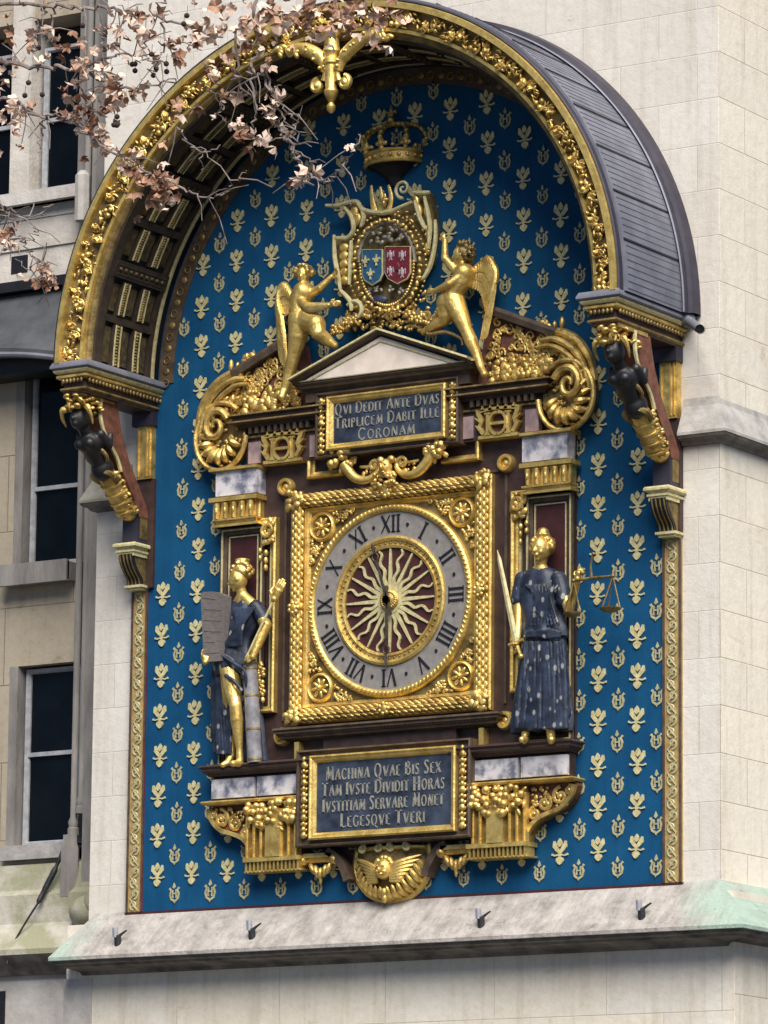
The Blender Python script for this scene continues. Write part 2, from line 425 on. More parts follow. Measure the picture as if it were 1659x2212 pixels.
OUT = [(TL_, 5.0), (TL_, 0), (TR_, 0), (TR_, 5.0)]
def squeeze(mb):
    mb.v = [((TL_+.07+(x-TL_)*.45 if x < TL_+.01 else x), y, z) for x, y, z in mb.v]; return mb
squeeze(plan_mold(MB(), OUT, [(-.05, -2.10), (.002, -2.115), (.36, -2.46), (.36, -2.485), (.31, -2.488), (-.05, -2.45)])).build('sloped_ledge', LEDGE, tower, 'weathered sloping ledge stained green at both ends', smooth=None)
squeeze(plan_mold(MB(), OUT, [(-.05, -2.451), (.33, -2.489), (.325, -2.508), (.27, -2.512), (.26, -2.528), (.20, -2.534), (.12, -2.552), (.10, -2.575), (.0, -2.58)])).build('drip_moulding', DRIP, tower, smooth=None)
OUTL = [(TL_, 5.0), (TL_, 0), (-2.345, 0)]; OUTR = [(2.37, 0), (TR_, 0), (TR_, 5.0)]
for O in (OUTL, OUTR):
    plan_mold(MB(), O, [(0.0, 1.24), (.012, 1.18), (.10, .985), (.10, .965)]+[(0, .95)]).build('string_course', STONE_TRIM if O is OUTR else MOSSY, tower, smooth=None)
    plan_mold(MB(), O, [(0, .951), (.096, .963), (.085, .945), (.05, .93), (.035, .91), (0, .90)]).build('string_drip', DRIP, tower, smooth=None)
# ------------------------------------------------------------------ wing at the left
WY = .5
wing = thing('palace_wing', 'weathered ochre stone wing with sash windows at the left of the clock tower', 'building', (-5, 3, -7.1))
def wall_part(name, mat, x0, x1, z0, z1, y0=WY, y1=1.3, label=None): return MB().box(x0, x1, y0, y1, z0, z1).build(name, mat, wing, label, smooth=None)
# wall bays between openings
m = MB()
m.box(-8, -3.84, WY, 1.3, -2.2, 2.3)            # left of the two lower windows
m.box(-3.84, -3.22, WY, 1.3, -.12, .5)          # between
m.box(-3.84, -3.22, WY, 1.3, -2.2, -1.53)       # under lowest
m.box(-3.84, -3.22, WY, 1.3, 2.17, 3.5)
m.box(-8, -3.84, WY, 1.3, 2.3, 3.5)
m.build('wall', STONE_WING, wing, smooth=None)
wall_part('apron_wall', STONE_APRON, -8, -3.2, 2.6, 3.56, WY-.03, WY, 'pale stone wall with worn relief between the storeys')
wall_part('upper_pier', STONE_APRON, -3.95, -3.76, 3.5, 7.0, WY-.02, 1.3)
wall_part('corner_pier', STONE_PIER, -3.05, TL_-.002, -1.9, 7.0, WY-.09, 1.3)
m = MB().box(-8, -3.2, WY+.003, 1.3, 5.02, 8.0); m.build('upper_wall', STONE_WING, wing, smooth=None)
wall_part('lower_wall', STONE_LIGHT, -8, TL_-.13, -7.1, -2.45, WY-.15, 1.3)
MB().box(-3.76, -3.69, WY-.16, WY-.14, -7.0, -2.62).build('slit_opening', BLACK, wing, smooth=None)
m = MB()
for zc, dz in ((4.40, 3), ): m.box(-3.30, -3.20, WY, 1.2, 3.5, 7.0)
m.build('window_jamb', STONE_PIER, wing, smooth=None)
# carved relief on the apron
m = MB()
m.box(-8, -3.2, WY-.045, WY-.03, 3.16, 3.22); m.box(-8, -3.2, WY-.04, WY-.03, 3.40, 3.44)
x, _, z = F(60, 450, WY-.05); m.box(-8, -3.2, WY-.09, WY-.03, 3.5, 3.6)
m.build('apron_relief', STONE_APRON, wing)
MB().box(-3.9, -3.74, WY-.034, WY-.02, 2.98, 3.12).build('vent_slot', BLACK, wing, smooth=None)

def window(x0, x1, z0, z1, zbar=None, yb=WY+.10, fw=.035, lit=False, bx=None):
    wn = MB()
    t = fw
    wn.mold(rect(x0, x1, z0, z1), [(0, yb+.04), (0, yb-.03), (t*.7, yb-.03), (t, yb-.01), (t, yb+.04)], closed=True)
    if zbar is not None: wn.box(x0+t-.004, x1-t+.004, yb-.026, yb+.03, zbar-.016, zbar+.016)
    if bx: wn.box(bx-.014, bx+.014, yb-.024, yb+.03, z0+t-.004, z1-t+.004)
    o = wn.build('window', FRAMEP, wing, 'painted sash window with dark glass', smooth=None)
    MB().box(x0+t*.5, x1-t*.5, yb+.005, yb+.015, z0+t*.5, z1-t*.5).build('pane', GLASS, o, smooth=None)
window(-3.735, -3.21, .66, 2.40, 1.27)
window(-3.735, -3.21, -1.50, -.14, -.80)
window(-3.70, -3.27, 3.62, 4.80, 4.21)
window(-4.60, -3.97, 3.60, 4.80, 4.21)
# black block stands in for the unlit rooms behind the panes
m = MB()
m.box(-8, -3.2, WY+.28, 1.25, -2, 5.0); m.build('dark_room_block', BLACK, wing, smooth=None)
m = MB(); 
m.box(-3.86, -3.22, .38, .74, .50, .64); m.box(-3.88, -3.22, .36, .40, .49, .655)
m.build('window_sill', STONE_PIER, wing, smooth=None)
m = MB().box(-3.845, -3.22, .43, .74, -1.62, -1.51); m.build('window_sill', STONE_TRIM, wing, smooth=None)
m = MB().box(-5, -3.2, .36, .74, 3.5, 3.6); m.build('window_sill', STONE_LIGHT, wing, smooth=None)
m = MB().box(-3.84, -3.76, WY-.002, .7, -1.53, -.12); m.box(-3.84, -3.76, WY-.002, .7, .63, 2.17); m.build('window_jamb', STONE_PIER, wing, smooth=None)
m = MB(); m.mold([(-8, -2.2), (-8.001, -2.2)], [(0, 0), (.01, .01), (.01, 0)]) if False else None
# ledge of the wing: two slopes, mossy
m = MB().xprism([(WY+.1, -1.62), (WY-.05, -1.66), (WY-.10, -1.86), (WY-.14, -1.90), (WY-.16, -2.12), (.16, -2.33), (.16, -2.37), (.6, -2.37)], -8, TL_-.001)
m.build('sloped_ledge', MOSSY, wing, 'green stained sloping ledge under the lowest window', smooth=None)
m = MB().xprism([(.15, -2.371), (.20, -2.42), (.24, -2.45), (.30, -2.51), (.6, -2.51), (.6, -2.371)], -8, TL_-.14)
m.build('drip_moulding', DRIP, wing, smooth=None)
# clustered shafts at the window edge
for xx, z0, z1 in ((-3.155, -1.46, 7.0), (-3.085, -1.30, 7.0)):
    m = MB().lathe((xx, WY-.06, 0), [(.045, z0), (.045, z0+.05), (.035, z0+.06), (.042, z0+.10), (.026, z0+.14), (.026, z1)], 14)
    m.build('colonnette', STONE_PIER, wing)
m = MB().lathe((-3.165, WY-.08, 0), [(.075, -1.93), (.075, -1.56), (.06, -1.52), (.06, -1.46)], 6); m.build('colonnette_base', STONE_PIER, wing, smooth=30)
m = MB().lathe((-3.17, WY-.10, 0), [(.06, 3.3), (.06, 3.66), (.03, 3.70)], 8); m.build('colonnette_base', STONE_LIGHT, wing, smooth=30)
m = MB().ell((-2.90, .32, -2.06), (.16, .14, .13), n=2); m.ell((-2.80, .28, -2.0), (.1, .1, .12), n=2); m.build('corner_boss', MOSSY, wing)
# lead hood over the arched window
m = MB(); nn = 14; vs = []
for i in range(nn+1):
    x = -5.2+(2.3)*i/nn; c = (x+4.05)/.95; e = max(0, abs(c)-.0)
    zb = 2.30-.12*max(0, c)**2; 
    for y, z in ((WY, 2.80), (WY-.10, 2.79), (WY-.16, 2.70), (.20, zb+.10), (.12, zb+.02), (.12, zb-.02), (.20, zb-.04), (WY, zb-.03)): vs.append((x, y, z))
k = 8
m.add(vs, [(i*k+j, (i+1)*k+j, (i+1)*k+(j+1) % k, i*k+(j+1) % k) for i in range(nn) for j in range(k)])
hood = m.build('lead_hood', LEAD_HOOD, wing, 'slate grey lead hood above the window', smooth=30)
m = MB(); vs = []
m.box(-5.2, -3.135, .33, WY-.001, 2.80, 2.88); m.build('hood_lip', BLACK, hood, smooth=None)
m = MB(); m.tube([(-5.2+2.3*i/nn, .125, 2.30-.12*max(0, (-5.2+2.3*i/nn+4.05)/.95)**2-.03) for i in range(nn+1)], .022, 8); m.build('hood_roll', LEADC, hood)
m = MB(); vs = []
m.box(-5.2, -3.135, .26, WY-.001, 2.12, 2.27); m.build('hood_shade', BLACK, hood, smooth=None)  # black box stands for the shade under the hood

cable = MB(); P = [F(137, 1834, .38), F(118, 1880, .36), F(95, 1925, .33), (F(81, 1952, .30)), F(62, 1982, .28), F(34, 2030, .24), F(15, 2082, .18)]
cable.tube(smoothline(P), [.014]*6+[.024]*6+[.02]*6+[.008]*19, 8)
tag(cable.build('cable', IRON), 'dark cable slanting down the mossy ledge below the lowest window', 'cable')

# ------------------------------------------------------------------ painted panel
panel = thing('painted_panel', 'tall blue wall panel sown with pale gilt lilies and crowned letters behind the clock', 'mural', (X0, 0, -2.1))
RB = 2.135
def arc(r, a0=0, a1=PI, n=64, c=(AX, AZ)): return [(c[0]+r*math.cos(a0+(a1-a0)*i/n), c[1]+r*math.sin(a0+(a1-a0)*i/n)) for i in range(n+1)]
MB().prism([(X0-2.19, -2.12), (X0+2.19, -2.12), (X0+2.19, 1.70)]+arc(2.14)+[(X0-2.19, 1.70)], -.02, .02).build('blue_field', BLUE, panel, smooth=None)
MB().box(X0-2.345, X0+2.345, -.028, .02, -2.155, -2.121).build('bottom_band', WINE, panel, smooth=None)
for s in (-1, 1):
    xa, xb = sorted((X0+s*2.19, X0+s*2.335))
    bd = MB().box(xa+.004, xb-.004, -.026, .02, -2.12, .26).build('side_border', OCHRE, panel, smooth=None)
    q = MB()
    for xx in (xa+.008, xb-.008): q.box(xx-.008, xx+.008, -.034, -.02, -2.12, .26)
    q.build('border_edge', BROWN_L, bd, smooth=None)
    q = MB(); z = -2.07; k = 0; xc = (xa+xb)/2
    while z < .24:
        dr = 1 if k % 2 else -1
        q.tube([(xc+dr*(.004)+dr*a[0], -.030, z+a[1]) for a in spiral(0, 0, .040, .008, -PI/2, dr*1.15 if False else 1.15, 14)], [.0085]*15, 5, .7)
        q.tube([(xc-dr*.036, -.030, z-.045), (xc, -.032, z+.045-.045), (xc+dr*.038, -.030, z+.05)], [.004, .010, .004], 5, .7)
        z += .082; k += 1
    q.build('scroll_ornament', GOLD_PAINT2, bd)
    q = MB(); q.prism([(X0+s*2.197, -2.12), (X0+s*2.189, -2.12), (X0+s*2.189, .26), (X0+s*2.197, .26)][::s], -.03, -.01); q.build('border_line', RED, bd, smooth=None)
m = MB(); A = arc(2.125, 0, PI, 90); m.mold(A, [(0, .01), (0, -.03), (.13, -.03), (.13, .01)])
ab = m.build('arch_border', BROWN_L, panel, smooth=None)
q = MB(); nA = 74
for i in range(nA+1):
    a = PI*i/nA; x, z = AX+2.06*math.cos(a), AZ+2.06*math.sin(a)
    if i % 2: q.ell((x, -.032, z), (.028, .008, .028))
    else: q.tube([(x+.028*math.cos(t), -.034, z+.028*math.sin(t)) for t in np.linspace(0, 2*PI, 12)], .006, 5, .7)
q.build('ring_ornament', GOLD_DULL, ab)
# pattern
def lily(mb, x, z, s=1.0):
    y0, y1 = -.029, -.018
    mb.prism([(x-.015*s, z+.054*s), (x-.017*s, z+.034*s), (x, z+.020*s), (x+.017*s, z+.034*s), (x+.015*s, z+.054*s), (x, z+.074*s)], y0-.004, y1)
    for k in (-1, 1):
        mb.ribbon([(x+k*a*s, z+b*s) for a, b in ((.002, -.014), (.016, .004), (.035, .028), (.040, .058))], [v*s for v in (.014, .026, .032, .012)], y0, y1)
        mb.ribbon([(x+k*a*s, z+b*s) for a, b in ((.006, -.024), (.034, -.030), (.056, -.022))], [v*s for v in (.010, .009, .012)], y0-.001, y1)
    mb.ribbon([(x, z-.004*s), (x, z-.036*s)], .018*s, y0-.003, y1)
    mb.prism([(x-.024*s, z-.046*s), (x-.027*s, z-.060*s), (x-.014*s, z-.078*s), (x, z-.086*s), (x+.014*s, z-.078*s), (x+.027*s, z-.060*s), (x+.024*s, z-.046*s), (x, z-.034*s)], y0-.002, y1)
def crownH(mb, x, z, s=1.0):
    y0, y1 = -.027, -.018
    for k in (-1, 1):
        mb.ribbon([(x+k*a*s, z+b*s) for a, b in ((.040, .034), (.026, .018), (.036, -.010), (.028, -.040), (0, -.058))], [v*s for v in (.016, .013, .014, .014, .014)], y0, y1)
        mb.ribbon([(x+k*.014*s, z+.024*s), (x+k*.014*s, z-.034*s)], .009*s, y0-.001, y1)
    mb.ribbon([(x-.016*s, z-.004*s), (x+.016*s, z-.004*s)], .009*s, y0-.002, y1)
    mb.prism([(x-.012*s, z+.040*s), (x, z+.070*s), (x+.012*s, z+.040*s), (x, z+.028*s)], y0-.003, y1)
    mb.prism([(x-.011*s, z-.052*s), (x+.011*s, z-.052*s), (x, z-.072*s)], y0-.003, y1)
def zrow(k): return float(np.interp(k, (-2, 0, 3, 10, 13, 18, 19), (4.2, 3.596, 2.688, .544, -.383, -1.856, -2.14)))
fl, mo = MB(), MB()
for i in range(-8, 8):
    for k2 in range(-2, 38):
        k = k2/2
        x = .145+.311*i+(.1555 if k2 % 2 else 0); z = zrow(k)
        if z > AZ:
            if math.hypot(x-AX, z-AZ) > 1.97: continue
        elif abs(x-X0) > (2.02 if z > .3 else 2.185): continue
        elif abs(x-X0) > 2.1 and k2 % 2 == 0: continue
        if z < -2.05: continue
        if abs(x-X0) < .98 and -1.0 < z < 1.0: continue        # behind the clock case
        s = 1.13*(1+random.uniform(-.06, .05)); tgt = mo if k2 % 2 else fl; n0 = len(tgt.v); x += random.uniform(-.007, .007); z += random.uniform(-.008, .008)
        (crownH if k2 % 2 else lily)(tgt, x, z, s); an = random.gauss(0, .035); ca, sa = math.cos(an), math.sin(an)
        tgt.v[n0:] = [(x+(a-x)*ca-(c-z)*sa, b, z+(a-x)*sa+(c-z)*ca) for a, b, c in tgt.v[n0:]]
fl.build('lily_pattern', GOLD_PAINT, panel, smooth=None)
mo.build('monogram_pattern', GOLD_PAINT2, panel, smooth=None)

# ------------------------------------------------------------------ canopy
CD = .98
can = thing('clock_canopy', 'round arched lead covered canopy with a gilded foliage rim over the clock', 'canopy', (AX, 0, AZ))
def sweep(prof, a0=0., a1=PI, n=96):
    """prof of (radius, y) swept round the arch"""
    mb = MB(); k = len(prof)
    vs = [(AX+r*math.cos(a0+(a1-a0)*i/n), y, AZ+r*math.sin(a0+(a1-a0)*i/n)) for i in range(n+1) for r, y in prof]
    fs = [(i*k+j, i*k+j+1, (i+1)*k+j+1, (i+1)*k+j) for i in range(n) for j in range(k-1)]
    return mb.add(vs, fs)
def closed_sweep(prof, **kw):
    return sweep(prof+[prof[0]], **kw)
closed_sweep([(2.15, -.001), (2.16, -.84), (2.38, -.90), (2.385, -.02), (2.2, -.02)]).build('barrel_vault', BLACK, can, smooth=30)
rim = closed_sweep([(2.325, -.955), (2.33, -1.0), (2.372, -1.0), (2.385, -.96), (2.385, -.9), (2.33, -.9)]).build('arch_rim', GOLD, can, 'gilded front moulding of the arch', smooth=30)
sweep([(2.386, -.985), (2.398, -.98), (2.402, -.94), (2.386, -.93)]).build('dark_edge', LEAD_RIM, rim, smooth=30)
closed_sweep([(2.175, -.90), (2.335, -.955), (2.335, -.9), (2.175, -.86)]).build('foliage_ground', GOLD_DULL, rim, smooth=30)
closed_sweep([(2.165, -.90), (2.168, -.935), (2.192, -.938), (2.198, -.90)]).build('inner_bead', GOLD, rim, smooth=60)
closed_sweep([(2.112, -.78), (2.112, -.862), (2.16, -.866), (2.17, -.78)]).build('dark_moulding', SOFFIT, rim, smooth=40)
closed_sweep([(2.125, -.867), (2.128, -.888), (2.145, -.905), (2.166, -.905), (2.17, -.867)]).build('inner_moulding', GOLD_DULL, rim, smooth=40)
fo = MB(); n = 250
for i in range(n):
    a = PI*(i+.5)/n; r = 2.255+.026*math.sin(i*.9)
    for j in range(3):
        rr = r+random.uniform(-.045, .045); aa = a+random.uniform(-.012, .012)
        y = -.93-(rr-2.19)*.3
        sz = random.uniform(.012, .022)
        fo.ell((AX+rr*math.cos(aa), y-.006, AZ+rr*math.sin(aa)), (sz*1.3, sz*.8, sz*random.uniform(.3, .6)), rotm(0, random.uniform(0, PI), 0))
for i in range(58):                                        # wave of leaves and fruit
    a = PI*(i+.5)/58; sgn = 1 if i % 2 else -1
    c = (AX+(2.255+sgn*.022)*math.cos(a), AZ+(2.255+sgn*.022)*math.sin(a))
    if i % 3 == 0:
        for q in range(3): fo.ell((c[0]+.026*math.cos(a+q*2.1), -.955, c[1]+.026*math.sin(a+q*2.1)), .021, n=2)
    else:
        for q in range(5): b_ = a+PI/2*sgn+(q-2)*.55; fo.tube([(c[0], -.95, c[1]), (c[0]+.026*math.cos(b_), -.972, c[1]+.026*math.sin(b_)), (c[0]+.052*math.cos(b_), -.95, c[1]+.052*math.sin(b_))], [.008, .013, .003], 5)
    fo.tube([(c[0]+.05*math.cos(t)*1.0, -.958, c[1]+.05*math.sin(t)) for t in np.linspace(a+sgn*.4, a+sgn*2.9, 8)], [.004, .007, .009, .009, .008, .007, .005, .003], 5)
fo.build('gilded_foliage', GOLD_CARVED, rim, 'carved fruit and leaves running round the arch')
sweep([(2.152, -.080), (2.130, -.085), (2.122, -.10), (2.126, -.125), (2.152, -.13)]).build('pale_fillet', GOLD_PAINT, can, smooth=60)
# coffered soffit
cof = MB(); gl = MB(); dots = MB()
def radial_box(mb, r0, r1, a0, a1, y0, y1):
    k = max(2, int((a1-a0)/.04)); vs = []; 
    for i in range(k+1):
        a = a0+(a1-a0)*i/k
        for r, y in ((r0, y0), (r1, y0), (r1, y1), (r0, y1)): vs.append((AX+r*math.cos(a), y, AZ+r*math.sin(a)))
    fs = [(i*4+j, i*4+(j+1) % 4, (i+1)*4+(j+1) % 4, (i+1)*4+j) for i in range(k) for j in range(4)]+[(3, 2, 1, 0), (k*4, k*4+1, k*4+2, k*4+3)]
    mb.add(vs, fs)
NB = 9
orn = MB(); pan = MB()
for i in range(NB):
    a0, a1 = PI*i/NB, PI*(i+1)/NB
    if i: radial_box(cof, 2.105, 2.165, a0-.030, a0+.030, -.80, -.15)          # wide ribs
    if i:
        radial_box(orn, 2.100, 2.107, a0-.018, a0-.014, -.76, -.19); radial_box(orn, 2.100, 2.107, a0+.014, a0+.018, -.76, -.19)
        for t in range(9): orn.ell((AX+2.104*math.cos(a0), -.74+.065*t, AZ+2.104*math.sin(a0)), .016)
    am = (a0+a1)/2; e0 = a0+(.03 if i else 0); e1 = a1-(.03 if i < NB-1 else 0)
    radial_box(cof, 2.118, 2.165, am-.012, am+.012, -.79, -.15)
    radial_box(cof, 2.118, 2.165, e0, e1, -.80, -.76); radial_box(cof, 2.118, 2.165, e0, e1, -.19, -.15)
    for b0, b1 in ((e0+.012, am-.018), (am+.018, e1-.012)):
        for y in (-.60, -.36):
            radial_box(cof, 2.112, 2.165, b0-.004, b1+.004, y-.042, y+.042)
            radial_box(gl, 2.104, 2.114, b0, b1, y-.036, y-.025); radial_box(gl, 2.104, 2.114, b0, b1, y+.025, y+.036)
            for t in range(13):
                a = b0+(b1-b0)*(t+.5)/13; dots.ell((AX+2.108*math.cos(a), y, AZ+2.108*math.sin(a)), (.011, .018, .011))
        for y in (-.70, -.48, -.255): radial_box(pan, 2.138, 2.166, b0+.01, b1-.01, y-.045, y+.045)
sf = cof.build('coffered_soffit', SOFFIT, can, 'dark coffered underside of the arch', smooth=None)
gl.build('gilt_edging', GOLD_PAINT, sf, smooth=None)
dots.build('gilt_beading', GOLD_DULL, sf)
orn.build('rib_ornament', PANEL_G, sf)
pan.build('tarnished_panels', PANEL_G, sf, smooth=None)
# lead roof
closed_sweep([(2.38, -.93), (2.419, -.93), (2.421, -.12), (2.421, 0), (2.38, 0)]).build('lead_roof', LEADC, can, 'blue grey lead covering outside the arch', smooth=30)
closed_sweep([(2.42, 0), (2.42, -.15), (2.432, -.16), (2.445, -.14), (2.45, -.12), (2.478, -.11), (2.49, -.02), (2.48, 0)]).build('roof_flashing', LEAD_RIM, can, smooth=30)
m = MB()
LEAD_LINE = simple('lead_lap_line', (.12, .118, .14), (.08, .078, .10), 8, .6)
for i in range(1, 22):
    a = R(-0+8.6*i); radial_box(m, 2.41, 2.4265, a, a+.006, -.92, -.16)
m.build('lead_seam', BLACK, can, smooth=None); m = MB()
for i in range(150):
    a = R(i*1.2+.5); radial_box(m, 2.412, 2.4222, a, a+.0022, -.90, -.17)
m.build('lead_lap', LEAD_LINE, can, smooth=None)
sweep([(2.43, -.165), (2.436, -.175), (2.444, -.165)]).build('flashing_bead', LEADC, can)
# end blocks (imposts)
OV = [  # (offset outwards, z) of the entablature block
 (0.0, 1.835), (.075, 1.825), (.10, 1.80), (.10, 1.78), (.085, 1.765), (.085, 1.745), (.065, 1.735), (.06, 1.715), (.045, 1.705), (.045, 1.685), (.02, 1.665), (.012, 1.64), (0, 1.63)]
def impost(s):
    xi, xo = X0+s*2.14, X0+s*2.335
    a, b = sorted((xi, xo))
    out = [(a, 0), (a, -.93), (b, -.93), (b, 0)]
    im = MB(); im.box(a, b, -.93, -.001, 1.60, 1.83)
    o = im.build('impost', BROWN, can, smooth=None)
    plan_mold(MB(), out, [(0, 1.835), (.06, 1.83), (.075, 1.80), (.075, 1.785), (.055, 1.775), (0, 1.772)]).build('lead_capping', LEADC, o, smooth=30)
    plan_mold(MB(), out, [(0, 1.7715), (.052, 1.774), (.058, 1.765), (.05, 1.752), (.04, 1.745), (0, 1.743)]).build('gilt_moulding', GOLD_PAINT, o, smooth=30)
    plan_mold(MB(), out, [(0, 1.732), (.038, 1.733), (.040, 1.716), (.028, 1.708), (0, 1.70)]).build('gilt_moulding', GOLD_CARVED, o, smooth=30)
    plan_mold(MB(), out, [(0, 1.645), (.014, 1.642), (.02, 1.628), (.008, 1.618), (0, 1.615)]).build('gilt_moulding', GOLD_DULL, o, smooth=30)
    eg = MB()
    for k in range(22):
        y = -.93+.93*(k+.5)/22
        for xx in (a-.026, b+.026): eg.ell((xx, y, 1.69), (.012, .015, .020))
    for k in range(6): eg.ell((a+(b-a)*(k+.5)/6, -.956, 1.69), (.014, .012, .020))
    eg.build('egg_ornament', GOLD_DULL, o)
    # capital with shade put into its dark colour, and gilded pilaster against the wall
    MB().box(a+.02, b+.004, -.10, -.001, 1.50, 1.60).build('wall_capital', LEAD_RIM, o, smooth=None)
    p = MB().box(a+.05, b-.01, -.07, -.001, 1.10, 1.50).build('wall_pilaster', GOLD_CARVED, o, smooth=None)
    q = MB(); q.box(b-.062, b-.05, -.08, -.06, 1.12, 1.49); q.box(b-.034, b-.022, -.08, -.06, 1.12, 1.49); q.box(a+.06, a+.07, -.08, -.06, 1.12, 1.49); q.build('pilaster_fillet', GOLD, p, smooth=None)
    MB().box(a+.03, b+.004, -.05, -.001, .28, 1.10).build('wall_strip', BROWN, o, smooth=None)
for s in (-1, 1): impost(s)
# pendant under the crown of the arch
pd = thing('arch_pendant', 'gilded pendant finial with two scrolled arms hanging from the arch top', 'pendant', (0, 0, 0))
px, py = 0, -.94
pc = F(716, 160, -.94); pxx, pyy, pzz = pc
def PZ(v): return F(716, v, -.94)[2]
m = MB().lathe((pxx, pyy, 0), [(.012, PZ(244)), (.03, PZ(238)), (.034, PZ(230)), (.018, PZ(222)), (.030, PZ(216)), (.05, PZ(206)), (.055, PZ(198)), (.042, PZ(192)), (.05, PZ(150)), (.05, PZ(142)), (.066, PZ(138)), (.066, PZ(130)), (.05, PZ(125)), (.05, PZ(118)), (.066, PZ(112)), (.055, PZ(100)), (.05, PZ(84)), (.07, PZ(76)), (.07, PZ(60))], 22)
m.build('shaft', GOLD, pd)
for s, pts, sp in ((-1, ((700, 175), (704, 158), (700, 140), (688, 122), (668, 110), (645, 105), (622, 112)), (686, 186)), (1, ((731, 175), (728, 158), (735, 138), (750, 115), (770, 95), (795, 78), (825, 80)), (745, 178))):
    m = MB(); P = [F(u, v, -.95) for u, v in pts]
    m.tube(smoothline(P), [.026]*8+[.042]*8+[.052]*12+[.045]*9, 10, .8)
    c = F(sp[0], sp[1], -.95)
    m.tube([(c[0]+a, c[1], c[2]+b) for a, b in spiral(0, 0, .052, .012, PI/2, 1.3 if s < 0 else -1.3, 20)], [.020]*21, 8, 1.2)
    m.ell(c, .03, n=2)
    e = P[-1]
    for t in range(10):
        m.ell((e[0]+random.uniform(-.09, .09), e[1]-.02, e[2]+random.uniform(-.045, .045)), (.035, .02, .02), rotm(0, random.uniform(0, PI), 0))
    for t in range(7): q_ = P[2+t % 4]; m.ell((q_[0]+random.uniform(-.03, .03), q_[1]-.035, q_[2]+random.uniform(-.03, .03)), .014)
    m.build('scroll_arm', GOLD, pd)
x, y, z = F(585, 68, -1.0)
m = MB(); m.tube(smoothline([F(555, 95, -.99), F(568, 78, -1.0), F(585, 64, -1.01), F(612, 52, -1.01)]), [.03]*6+[.05]*6+[.04]*7, 10, .7); m.build('rim_scroll', GOLD, pd)
# rain spout at the right springing
sp = MB(); a, b = Vector((2.43, -.06, 1.79)), Vector(F(1512, 711, -.42))
sp.tube([a, a+(b-a)*.3, b], .032, 16, caps=False); sp.tube([b+(b-a)*-.02, b+(b-a)*.015], .036, 16, caps=False)
sp.ell(tuple(a), (.06, .06, .06), n=2)
s_o = sp.build('rain_spout', LEADC); tag(s_o, 'short grey lead pipe jutting out at the right foot of the canopy', 'pipe')
MB().tube([b-(b-a)*.05, b-(b-a)*.01], .0305, 16).build('pipe_mouth', BLACK, s_o)
